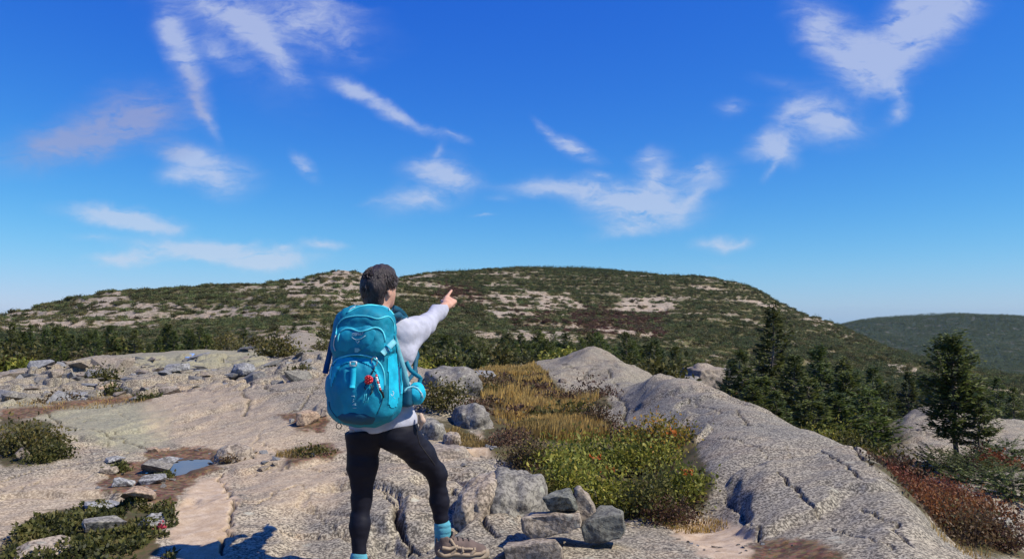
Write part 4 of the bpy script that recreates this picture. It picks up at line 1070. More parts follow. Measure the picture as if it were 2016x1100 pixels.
STONES = [
 (205,770,44,34,M_ST_PINK,'peach coloured boulder below the round olive bush on the broken ledge',1),
 (107,752,30,20,M_ST_TAN,'pale tan stone left of the round olive bush, left one of a touching pair',2), (130,752,22,18,M_ST_GREY,'grey stone touching the pale tan stone left of the olive bush',3),
 (62,756,18,10,M_ST_WHITE,'small white chip of rock near the left end of the broken ledge',4), (150,762,26,13,M_ST_GREY,'small grey stone left of the peach boulder',24),
 (262,998,70,36,M_ST_PINK,'rounded peach granite boulder above the green mat of plants',5),
 (192,996,74,18,M_ST_BLUE,'thin blue grey slab left of the rounded peach boulder',6),
 (238,958,44,25,M_ST_WHITE,'whitish lichened stone at front left of the puddle',7), (290,951,59,23,M_ST_WHITE,'long lichen spotted stone right of the whitish stone before the puddle',8),
 (302,930,66,32,M_ST_GREY,'mossy grey stone nearest to the puddle on its left',9), (328,909,40,10,M_ST_WHITE,'flat white slab at the left rim of the puddle',10),
 (222,912,39,11,M_ST_WHITE,'flat whitish slab left of the puddle beside a tuft',11), (212,931,32,24,M_ST_TAN,'small tan pointed stone left of the puddle',12),
 (297,884,26,15,M_ST_PINK,'left one of two small pink stones behind the puddle',13), (320,882,24,13,M_ST_PINK,'right one of two small pink stones behind the puddle',14),
 (381,883,36,15,M_ST_PINK,'squared peach block directly behind the puddle',15), (38,908,32,30,M_ST_TAN,'tan block in front of the left edge shrub',16),
 (195,1056,84,34,M_ST_GREY,'grey slab tilted in the middle of the green mat at lower left',17), (288,1050,81,28,M_ST_WHITE,'white lichened slab at the right end of the green mat',18),
 (75,1108,120,34,M_ST_TAN,'tan slab half buried in the mat at the lower left corner',19), (600,838,56,28,M_ST_PINK,'pinkish boulder in a hollow left of the hiker',20),
 (573,828,13,10,M_ST_WHITE,'small white block beside the pinkish boulder left of the hiker',21), (636,826,26,18,M_ST_TAN,'small tan stone right of the pinkish boulder in the hollow',22),
 (475,748,52,30,M_ST_BLUE,'blue grey boulder at right end of the broken ledge',23), (505,762,40,24,M_ST_TAN,'tan boulder at the lip of the smooth slab below the blue grey boulder',25),
 (548,752,36,20,M_ST_GREY,'small grey stone right of the tan boulder at the slab lip',26), (20,795,50,26,M_ST_GREY,'grey boulder at the left photo edge below the broken ledge',27),
 (135,785,60,22,M_ST_BLUE,'blue grey flat stone in the lower part of the broken ledge',28), (225,782,56,30,M_ST_DARK,'dark block in the lower right part of the broken ledge',29),
 (330,775,50,18,M_ST_TAN,'pale tan flat stone above the smooth slab at left',30), (395,735,60,22,M_ST_BLUE,'blue grey slab lying on the middle of the broken ledge',31), (340,745,54,22,M_ST_BLUE,'bluish flat stone between the olive bush and the middle slab',32),
 (265,790,30,15,M_ST_GREY,'small grey stone at the front rim of the broken ledge',33),
 (1985,1085,70,60,M_ST_GREY,'grey boulder at lower right photo edge beside the red shrubs',34),
 (1108,756,18,14,M_ST_TAN,'small round boulder at the foot of the pointed rock hump',35), (1990,808,60,30,M_ST_PINK,'pinkish block on top of the slab at the right photo edge',36),
]
for px_, py_, w_, h_, m_, lb_, sd_ in STONES: stone_at(px_, py_, w_, h_, m_, lb_, seed=sd_)
# boulders that stand out of the bedrock
def boulder(name, px, py, Y, rx, ry, rz_, mat, label, rot=0, seed=0, flat=.0, tilt=0, ridge=0.0):
    bm = bmesh.new(); bmesh.ops.create_icosphere(bm, subdivisions=5, radius=1)
    off = Vector((seed * 3.1, seed * 1.7, seed))
    for v in bm.verts:
        c_ = v.co.copy()
        f = 1 + .22 * mnoise.noise(c_ * 1.2 + off) + .10 * mnoise.noise(c_ * 2.7 + off) + .045 * mnoise.noise(c_ * 6 + off) + .02 * mnoise.noise(c_ * 14 + off)
        # squared shoulders
        m = max(abs(c_.x), abs(c_.y), abs(c_.z)); c_ = c_ * (1 - flat) + c_ / m * flat * .85
        g_ = 1 - ridge * max(0, 1 - abs(c_.x - .25 * c_.z + .1 * mnoise.noise(c_ * 3 + off)) / .09)
        v.co = Vector((c_.x * rx, c_.y * ry, c_.z * rz_)) * f * g_
    for f_ in bm.faces: f_.smooth = True
    me = bpy.data.meshes.new(name); bm.to_mesh(me); bm.free(); me.materials.append(mat)
    q = P(px, py, Y)
    return tag(link(name, me, None, (q.x, Y, q.z), (tilt, 0, rot)), label, 'boulder')
boulder('boulder', 1012, 1000, 5.35, .21, .30, .25, M_ST_GREY, 'rounded grey boulder with lichen leaning beside the green thicket', rot=-.35, seed=2, flat=.25, tilt=.25)
boulder('boulder', 955, 1005, 5.30, .17, .36, .24, M_ST_TAN, 'pale tan boulder split from the rounded grey boulder left of the thicket', rot=-.3, seed=4, flat=.25, tilt=.2)
boulder('boulder', 925, 838, 9.6, .26, .42, .28, M_ST_GREY, 'greenish grey rounded boulder at left rim of the grassy bog', rot=.3, seed=5, flat=.3)
boulder('boulder', 885, 765, 13.5, .52, .8, .40, M_ST_GREY, 'broad grey rock hump at the far left of the bog', rot=.2, seed=6, flat=.3)
boulder('boulder', 950, 738, 16.5, .30, .5, .10, M_ST_BLUE, 'flat grey slab beside the golden grass at the back of the bog', rot=.1, seed=7, flat=.5)
boulder('boulder', 850, 862, 8.4, .16, .25, .22, M_ST_GREY, 'grey lichened boulder right of the hiker\'s hip', rot=.2, seed=8, flat=.3)
boulder('boulder', 890, 872, 8.0, .10, .15, .12, M_ST_TAN, 'small tan boulder right of the lichened boulder by the hiker\'s hip', rot=.2, seed=9, flat=.4)
boulder('boulder', 868, 905, 7.1, .26, .25, .14, M_ST_TAN, 'low tan rock on the path right of the hiker\'s thigh', rot=.2, seed=10, flat=.35)
boulder('boulder', 462, 905, 7.4, .20, .22, .15, M_ST_TAN, 'pale rock hump with mossy dark left face right of the puddle', rot=.1, seed=11, flat=.25)
boulder('boulder', 1385, 752, 34, .9, .9, .8, M_ST_TAN, 'pinkish outcrop beyond the whaleback rock left of the thicket', rot=.4, seed=12, flat=.5)
boulder('boulder', 1355, 762, 33, .6, .8, .5, M_ST_GREY, 'grey outcrop just left of the pinkish outcrop beyond the whaleback', rot=.1, seed=13, flat=.5)
boulder('boulder', 1425, 752, 35, .8, .8, .6, M_ST_GREY, 'grey outcrop touching the left end of the spruce thicket', rot=.2, seed=14, flat=.5)
# cairn of loose stones on the bedrock beside the hiker
def cairn(name, front, back, Y0, Y1, mat, label, bevel=.006):
    me = hull_mesh(name, [P(a, b, Y0 + (q[0] if q else 0)) for a, b, *q in front] + [P(a, b, Y1) for a, b in back], mat, bevel * 1.6, .014, 3)
    o = centre(me); return tag(link(name, me, None, o), label, 'stone', 'stones of the small cairn')
cairn('cairn_stone', [(1066,980),(1100,977,-.03),(1118,978,-.03),(1131,985),(1136,1004),(1092,1008,.02),(1080,1000)], [(1076,975),(1100,962),(1122,957),(1132,975),(1135,1000),(1085,1000)], 4.50, 4.74, M_ST_GREEN, 'dark green grey wedge shaped stone on top of the cairn')
cairn('cairn_stone', [(1027,1021),(1032,1045),(1046,1063),(1062,1062),(1120,1048),(1146,1036),(1142,1012),(1090,1014),(1050,1015)], [(1035,1012),(1060,1050),(1130,1035),(1138,1004),(1050,1006)], 4.42, 4.66, M_ST_TAN, 'long tan stone lying across the middle of the cairn')
cairn('cairn_stone', [(1128,1000),(1140,1040),(1162,1030),(1176,1012),(1165,990),(1146,965),(1136,962)], [(1130,962),(1140,956),(1160,975),(1172,1000),(1160,1025),(1135,1030)], 4.60, 4.75, M_ST_TAN, 'pale ribbed slab leaning upright behind the long cairn stone')
cairn('cairn_stone', [(1144,1036),(1150,1068),(1168,1070),(1222,1060),(1230,1044),(1226,1010),(1182,1024),(1165,1022)], [(1158,1010),(1182,995),(1204,992),(1226,1006),(1232,1040),(1170,1055)], 4.44, 4.70, M_ST_GREEN, 'block shaped grey green stone at the right of the cairn')
cairn('cairn_stone', [(990,1076),(1000,1120),(1060,1130),(1108,1118),(1106,1080),(1095,1066),(1045,1076)], [(1000,1064),(1050,1058),(1094,1057),(1106,1075),(1090,1110),(1010,1100)], 4.10, 4.36, M_ST_TAN, 'lowest front stone of the cairn beside the boot, blue grey top')
cairn('cairn_stone', [(955,1118),(990,1090),(1000,1092),(1004,1130),(960,1135)], [(965,1100),(992,1082),(1004,1090),(1000,1120)], 4.20, 4.36, M_ST_DARK, 'small dark stone between the boot and the lowest cairn stone')
# stone bench far left on the crest
def far_stone(px, py, Y, w, h, d, mat, label, seed):
    q = P(px, py, Y); me = hull_mesh('stone', stone_pts(w / 2, d / 2, h / 2, 16, .7, seed), mat, .02, .01, 1)
    return tag(link('stone', me, None, q), label, 'stone', 'stones of the low table on the crest')
far_stone(478, 692, 23.8, .36, .17, .4, M_ST_GREY, 'left support of the small stone table on the crest', 51)
far_stone(513, 692, 23.6, .34, .20, .4, M_ST_PINK, 'pinkish right support of the small stone table on the crest', 52)
far_stone(497, 684, 23.7, .80, .09, .5, M_ST_DARK, 'dark flat slab laid across the small stone table on the crest', 53)
# painted trail mark
q = W2((374, 702)); bz = ground(q[0], q[1])
bm = bmesh.new()
for a, b in ((-.08, -.14), (.08, -.15), (.085, .13), (.02, .15), (-.075, .14)): bm.verts.new((a, b, ground(q[0] + a, q[1] + b) - bz + .02))
bm.faces.new(bm.verts); ex = bmesh.ops.extrude_face_region(bm, geom=bm.faces[:]); bmesh.ops.translate(bm, vec=(0, 0, -.03), verts=[v for v in ex['geom'] if isinstance(v, bmesh.types.BMVert)])
bmesh.ops.recalc_face_normals(bm, faces=bm.faces)
me = bpy.data.meshes.new('trail_blaze'); bm.to_mesh(me); bm.free()
k = NT('blue_paint', .6); k.col(k.mix(k.ramp(k.noise(k.obj(), 30, 4), .4, .6), (.12, .25, .55), (.22, .36, .62))); me.materials.append(k.m)
tag(link('trail_blaze', me, None, (q[0], q[1], bz)), 'small pale blue painted trail mark on the far ledge crest', 'trail mark')
# broken rock lying on the ledge and in the dirt: pieces of the ground
protos = [hull_mesh('stone', stone_pts(1, srg.uniform(.6, 1), srg.uniform(.3, .6), 11, .6, 200 + i), None, 0) for i in range(14)]
for me in protos: me.materials.clear()
PM = []
for i, me in enumerate(protos):
    for m_ in (M_ST_BLUE, M_ST_GREY, M_ST_TAN):
        c_ = me.copy(); c_.materials.append(m_); PM.append(c_)
fx = np.array(FRACT)
def in_poly(poly, n_, rng):
    poly = np.asarray(poly); out = []
    lo, hi = poly.min(0), poly.max(0)
    while len(out) < n_:
        c_ = rng.uniform(lo, hi, (n_ * 2, 2)); m_ = poly_mask(c_[:, 0], c_[:, 1], poly, 1e-3) > .5
        out.extend(c_[m_].tolist())
    return np.array(out[:n_])
qrng = np.random.default_rng(77)
for (x_, y_) in in_poly(FRACT, 190, qrng):
    s_ = float(np.clip(qrng.lognormal(-1.75, .45), .07, .42))
    link('stone', PM[int(qrng.integers(0, len(PM)))], g_o, (x_, y_, ground(x_, y_) + s_ * .05), (qrng.normal(0, .2), qrng.normal(0, .2), qrng.uniform(0, 6.28)), (s_, s_ * qrng.uniform(.6, 1), s_ * qrng.uniform(.5, .9)))
for poly, n_, lo_, hi_ in (([(215,905),(400,880),(440,900),(330,980),(180,965)], 34, .012, .05), ([(500,880),(680,870),(660,910),(500,920)], 16, .02, .07), ([(1300,1040),(1480,1060),(1600,1070),(1400,1100)], 16, .01, .03), ([(850,870),(980,870),(960,930),(860,940)], 20, .015, .06), ([(860,960),(940,955),(940,990),(870,990)], 6, .04, .08)):
    for (x_, y_) in in_poly([W2(q) for q in poly], n_, qrng):
        s_ = qrng.uniform(lo_, hi_)
        link('stone', PM[int(qrng.integers(0, len(PM)))], g_o, (x_, y_, ground(x_, y_) + s_ * .1), (qrng.normal(0, .2), qrng.normal(0, .2), qrng.uniform(0, 6.28)), (s_, s_ * .8, s_ * .8))

# ------------------------------------------------------------------ shrubs, grass, mats
brng = np.random.default_rng(99)
def shrub_at(px, py, w, h, n_, leaf, mat, label, Y=None, group=None, name='shrub', cat='shrub', **kw):
    x, y = W2((px, py)) if Y is None else (P(px, py, Y).x, Y)
    a = w / F_PX * y / 2; hh_ = h / F_PX * y * (.82 if group and 'cairn' in group else 1)
    st_, fo_ = bush(brng, a * .85, a * .75, hh_, n_, leaf, mat, **kw)
    return put_tree(name, (st_, fo_), ('stem', 'foliage'), (x, y + a * .3, ground(x, y + a * .3) - .01), 1.0, 0, label, cat, group)
G1 = 'shrubs of the thicket behind the cairn'
SHR = [
 (1110,985,170,125,2600,.034,M_HUCK,'green leafy shrub directly behind the cairn top stone',G1),
 (1190,1005,150,130,2400,.034,M_HUCK,'green leafy shrub behind the right cairn block',G1),
 (1280,1015,150,120,2200,.03,M_OLIVE,'dull brown green shrub between the cairn and the big dome rock',G1),
 (1345,985,130,105,2200,.032,M_HUCK,'bright green shrub pressing against the dome rock',G1),
 (1180,930,210,80,2600,.036,M_HUCK,'yellowish green shrub in the middle of the thicket',G1),
 (1090,935,150,70,1900,.034,M_HUCK,'green shrub at the back left of the thicket',G1),
 (1290,925,160,75,2000,.036,M_HUCK,'green shrub below the orange tinted bush',G1),
 (1315,890,150,75,2400,.036,M_YEL,'yellow and orange tinted bush against the whaleback rock',None),
 (1255,885,90,50,1100,.036,M_YEL,'small yellowing bush left of the orange tinted bush',None),
 (1035,925,110,65,1700,.026,M_HEATH,'purplish brown heath shrub above the rounded grey boulder',None),
 (1060,985,90,70,1500,.026,M_OLIVE,'dark low shrub squeezed beside the rounded grey boulder',None),
 (1310,1022,110,60,1400,.022,M_HEATH,'dry brown twiggy shrub at the front right foot of the thicket',None),
 (1000,880,100,45,1200,.028,M_HEATH,'purplish heath clump at the left front of the bog',None),
 (870,815,100,75,1700,.045,M_OLIVE,'dark green bush right of the backpack at the hip pocket',None),
 (930,815,80,40,900,.04,M_HEATH,'brown heath clump right of the dark green bush by the backpack',None),
 (1180,835,90,50,1100,.04,M_HEATH,'dark brown heath clump in the bog at the edge of the whaleback rock',None),
 (1100,800,100,42,1000,.045,M_HEATH,'brown heath clump in the middle of the bog',None),
 (1165,785,130,48,1300,.05,M_HEATH,'long brown heath clump at the foot of the pointed rock hump',None),
 (960,775,100,45,1000,.05,M_HEATH,'brown heath clump at the left side of the bog behind the grass',None),
 (1240,862,90,34,800,.035,M_HEATH,'reddish brown low heath left of the orange tinted bush',None),
 (1045,850,90,34,800,.035,M_OLIVE,'olive green low clump in the front of the golden grass',None),
 (195,758,75,44,1500,.06,M_OLIVE,'round olive bush standing on the broken ledge at left',None),
 (40,895,150,65,2200,.04,M_OLIVE,'dark brown green shrub at the left photo edge',None), (85,910,80,50,1200,.036,M_MAT,'low dark shrub right of the left edge shrub',None),
 (548,705,75,48,1300,.08,M_OLIVE,'olive bush on the crest right of the small stone table',None),
 (520,702,40,30,500,.08,M_OLIVE,'small bush between the stone table and the crest bush',None),
 (630,690,44,22,500,.10,M_OLIVE,'flat green bush on the pale outcrop left of the backpack',None),
 (445,690,70,40,900,.07,M_OLIVE,'olive green bush behind the crest left of the stone table',None),
 (232,923,46,18,500,.03,M_MAT,'dark tuft between the whitish slabs left of the puddle',None), (322,938,40,14,400,.028,M_MAT,'dark moss tuft on the mossy stone left of the puddle',None), (450,912,44,20,600,.026,M_HEATH,'dark tuft at the right rim of the puddle',None),
 (215,785,36,30,400,.05,M_MAT,'dark tuft in the lower broken ledge',None), (110,795,90,20,600,.05,M_HEATH,'brown heath in the lower part of the broken ledge',None), (290,790,60,14,400,.05,M_MAT,'thin green tuft along the front of the broken ledge',None),
 (610,898,90,16,600,.03,M_OLIVE,'thin brown grass tuft left of the hiker\'s thigh',None), (330,730,50,14,300,.06,M_MAT,'dark green tuft on the middle ledge',None),
 (590,745,50,24,400,.05,M_OLIVE,'dry tuft on the ledge left of the backpack',None),
]
for px_, py_, w_, h_, n_, lf_, m_, lb_, g_ in SHR: shrub_at(px_, py_, w_, h_, n_, lf_, m_, lb_, None, g_, clump=46)
for px_, py_, n_, lb_ in ((1167,905,22,'orange leaf spray at upper left of the green thicket'), (1205,930,14,'small orange leaf spray in the middle of the green thicket'), (1325,855,30,'vivid orange leaf spray on the yellow bush'), (1352,935,14,'faint orange leaf spray on the bright shrub by the dome')):
    q = W2((px_, py_ + 50)); y_ = q[1] - .02; c_ = P(px_, py_, y_)
    st_, fo_ = bush(brng, .05, .05, .06, n_, .035, M_ORANGE, clump=8, twigs=3)
    put_tree('orange_sprig', (st_, fo_), ('stem', 'foliage'), c_, 1.0, 0, lb_, 'sprig', 'orange sprigs in the thicket')
G2 = 'red brown shrubs below the dome rock'
for i, (px_, py_, Y_, w_, h_, lb_) in enumerate(((1735,935,8.6,100,45,'uppermost'), (1775,960,8.1,120,55,'second'), (1815,990,7.6,130,62,'third'), (1850,1015,7.1,130,66,'fourth'), (1890,1045,6.8,140,70,'fifth'), (1930,1075,6.5,140,75,'sixth'), (1850,980,8.4,120,50,'third of the upper row'), (1900,1010,7.8,120,55,'fourth of the upper row'), (1950,1050,7.2,120,60,'fifth of the upper row'), (1800,958,8.8,110,45,'second of the upper row'), (1975,1090,6.6,100,50,'lowest'))):
    shrub_at(px_, py_, w_ * 1.15, h_, 1900, .03, M_REDBR if i not in (5, 10) else M_HEATH, f'red brown shrub right of the dome, {lb_} going downhill', Y_, G2, clump=46)
G3 = 'low shrubs at the foot of the spruce thicket'
for px_, Y_, w_, h_, m_, lb_ in ((1480,14,90,50,M_OLIVE,'olive shrub at the left foot of the thicket behind the whaleback'), (1560,13.2,120,50,M_OLIVE,'olive shrub in front of the short green spruce'), (1620,12.6,130,60,M_HUCK,'yellow green shrub at the middle foot of the thicket'), (1680,12,140,75,M_OLIVE,'tall brownish shrub at the right foot of the thicket'), (1735,11.6,120,70,M_OLIVE,'brownish shrub just above the upper red shrubs'), (1775,11.0,90,45,M_HEATH,'reddish shrub between thicket and gnarled spruce'), (1440,15.5,80,40,M_YEL,'yellowish shrub at the far left foot of the thicket'), (1710,10.2,60,30,M_HUCK,'small green clump at the top of the red shrub slope'), (1660,13.2,130,80,M_HUCK,'bright green shrub behind the tall brownish shrub'), (1960,11.5,110,36,M_REDBR,'red brown shrub on the pale slab at right')):
    x_ = (px_ - CXP) / F_PX * Y_; gp = pix(x_, Y_, ground(x_, Y_))[1]
    shrub_at(px_, gp, w_, h_, 1500, .055, m_, lb_, Y_, G3, clump=40)
# bog grass
def blades(name, polys, n_, ln, mat, label, seed, width=.006, tone=(.5, .22), lean=.35):
    rng = np.random.default_rng(seed); V = []; F_ = []; T = []; nv = 0
    tot = sum(w_ for _, w_ in polys)
    for poly, w_ in polys:
        m_ = int(n_ * w_ / tot); c_ = in_poly([W2(q) for q in poly], m_, rng)
        keep = vnoise(c_[:, 0] * 2.2, c_[:, 1] * 2.2, 5) > .28; c_ = c_[keep]; m_ = len(c_)
        z_ = groundv(c_[:, 0], c_[:, 1])
        b0 = np.stack([c_[:, 0], c_[:, 1], z_ - .01], 1)
        az = rng.uniform(0, 6.28, m_); L_ = ln * rng.uniform(.5, 1.3, m_) * (.7 + .6 * vnoise(c_[:, 0] * .9, c_[:, 1] * .9, 6))
        ld = np.stack([np.cos(az), np.sin(az), np.zeros(m_)], 1) * (rng.uniform(.05, 1, m_) * lean)[:, None] + np.array([.10, .0, 0])
        sd = np.stack([-np.sin(az), np.cos(az), np.zeros(m_)], 1) * (width * np.clip(c_[:, 1] / 9, .8, 2.2))[:, None]
        md = b0 + (ld * .35 + np.array([0, 0, .6])) * L_[:, None]; tp = b0 + (ld + np.array([0, 0, .95])) * L_[:, None]
        V.append(np.stack([b0 - sd, b0 + sd, md + sd * .7, md - sd * .7, tp], 1).reshape(-1, 3))
        i5 = np.arange(m_)[:, None] * 5 + nv
        F_.append((i5 + np.array([[0, 1, 2, 3]]), i5 + np.array([[3, 2, 4]]))); nv += m_ * 5
        T.append(np.repeat(np.clip(rng.normal(tone[0], tone[1], m_) + .5 * (vnoise(c_[:, 0] * .7, c_[:, 1] * .7, 8) - .5), 0, 1), 5))
    me = mesh_np(name, np.concatenate(V), [np.concatenate([f[0] for f in F_]), np.concatenate([f[1] for f in F_])], [mat], False)
    set_tone(me, np.concatenate(T)); return tag(link(name, me), label, 'grass', kind='stuff')
BOG = [(960,735),(1060,728),(1090,770),(1180,790),(1160,810),(1200,850),(1150,880),(1040,870),(985,850),(965,800),(930,770)]
blades('bog_grass', [(BOG, 1.0), ([(1000,800),(1150,800),(1200,860),(1100,875),(1000,860)], .7), ([(930,730),(1050,722),(1080,745),(960,750)], .35)], 34000, .155, M_GRASS, 'golden brown sedge filling the hollow bog between the rocks', 5)
blades('dry_grass', [([(545,890),(640,880),(670,892),(600,905),(540,905)], .5), ([(1270,1010),(1400,1000),(1440,1030),(1330,1040)], .5), ([(840,850),(900,840),(990,880),(930,885)], 1.0), ([(0,800),(200,785),(300,780),(290,795),(100,812)], .5), ([(1850,1010),(1960,1085),(1900,1098),(1830,1040)], .3)], 5000, .05, M_GRASS, 'thin dry grass growing in the soil pockets between rocks', 6, .004, (.3, .2), .7)
for i, (x_, y_) in enumerate(in_poly([W2(q) for q in [(960,760),(1060,745),(1100,775),(1190,795),(1200,850),(1100,872),(1000,860),(960,810)]], 16, brng)):
    st_, fo_ = bush(brng, .22, .2, .14, 420, .035 + .0015 * y_, (M_HEATH, M_HEATH, M_OLIVE)[i % 3], clump=26, twigs=8)
    put_tree('heath_clump', (st_, fo_), ('stem', 'foliage'), (x_, y_, ground(x_, y_)), 1.0 * brng.uniform(.8, 1.5), 0, 'low brown heath clump among the golden bog grass', 'shrub', 'heath clumps in the bog')
# creeping crowberry mat at lower left and small ground cover
def mat_cover(name, polys, leaf, mat, label, seed, hgt=.06):
    rng = np.random.default_rng(seed); V = []; F_ = []; T = []; nv = 0
    for poly, m_ in polys:
        c_ = in_poly([W2(q) for q in poly], m_, rng); q_ = vnoise(c_[:, 0] * 4, c_[:, 1] * 4, 15) * .6 + vnoise(c_[:, 0] * 11, c_[:, 1] * 11, 16) * .4
        c_ = c_[q_ > .36]; q_ = q_[q_ > .36]; m_ = len(c_)
        b0 = np.stack([c_[:, 0], c_[:, 1], groundv(c_[:, 0], c_[:, 1]) + hgt * (q_ - .33) * 3.0 * rng.uniform(.2, 1, m_)], 1)
        d = unit(rng.normal(0, 1, (m_, 3)) + np.array([0, 0, .5])); sv = unit(np.cross(d, rng.normal(0, 1, (m_, 3)))); ln = leaf * rng.uniform(.6, 1.3, m_)
        v_, f_ = quad_leaves(b0, d, sv, ln, ln * rng.uniform(.22, .36, m_)); V.append(v_); F_.append(f_ + nv); nv += len(v_)
        T.append(np.repeat(np.clip(rng.normal(.4, .22, m_) + 1.0 * (vnoise(c_[:, 0] * 7, c_[:, 1] * 7, 18) - .5), 0, 1), 4))
    me = mesh_np(name, np.concatenate(V), np.concatenate(F_), [mat], False); set_tone(me, np.concatenate(T))
    return tag(link(name, me), label, 'ground cover', kind='stuff')
mat_cover('crowberry_mat', [([(20,1050),(90,1012),(180,988),(330,1000),(345,1025),(180,1040),(40,1080)], 7000), ([(0,1105),(30,1065),(200,1045),(345,1035),(352,1070),(345,1130),(0,1150)], 8000)], .03, M_MAT, 'dark green creeping mat of tiny leaves at lower left', 31)
mat_cover('thicket_ground_cover', [([(1000,900),(1250,880),(1400,940),(1390,1010),(1250,1015),(1080,985)], 6000), ([(1690,905),(1790,930),(1990,1040),(2010,1090),(1920,1090),(1840,1040),(1760,960)], 4000)], .03, M_HEATH, 'low dead leaves and twigs under the shrubs', 32, .05)
for px_, py_, lb_, m_ in ((152,1078,'small yellow flower head in the green mat at lower left', M_FLOWER), (322,1012,'pale yellow flower at the upper right rim of the green mat', M_FLOWER), (318,1054,'tiny pink red leaf rosette at the right end of the green mat', M_ROSE)):
    q = W2((px_, py_ + 8)); st_, fo_ = bush(brng, .03, .03, .05, 60, .022, m_, clump=6, twigs=4)
    put_tree('flower', (st_, fo_), ('stem', 'petals'), (q[0], q[1], ground(*q) + .02), .8, 0, lb_, 'flower')
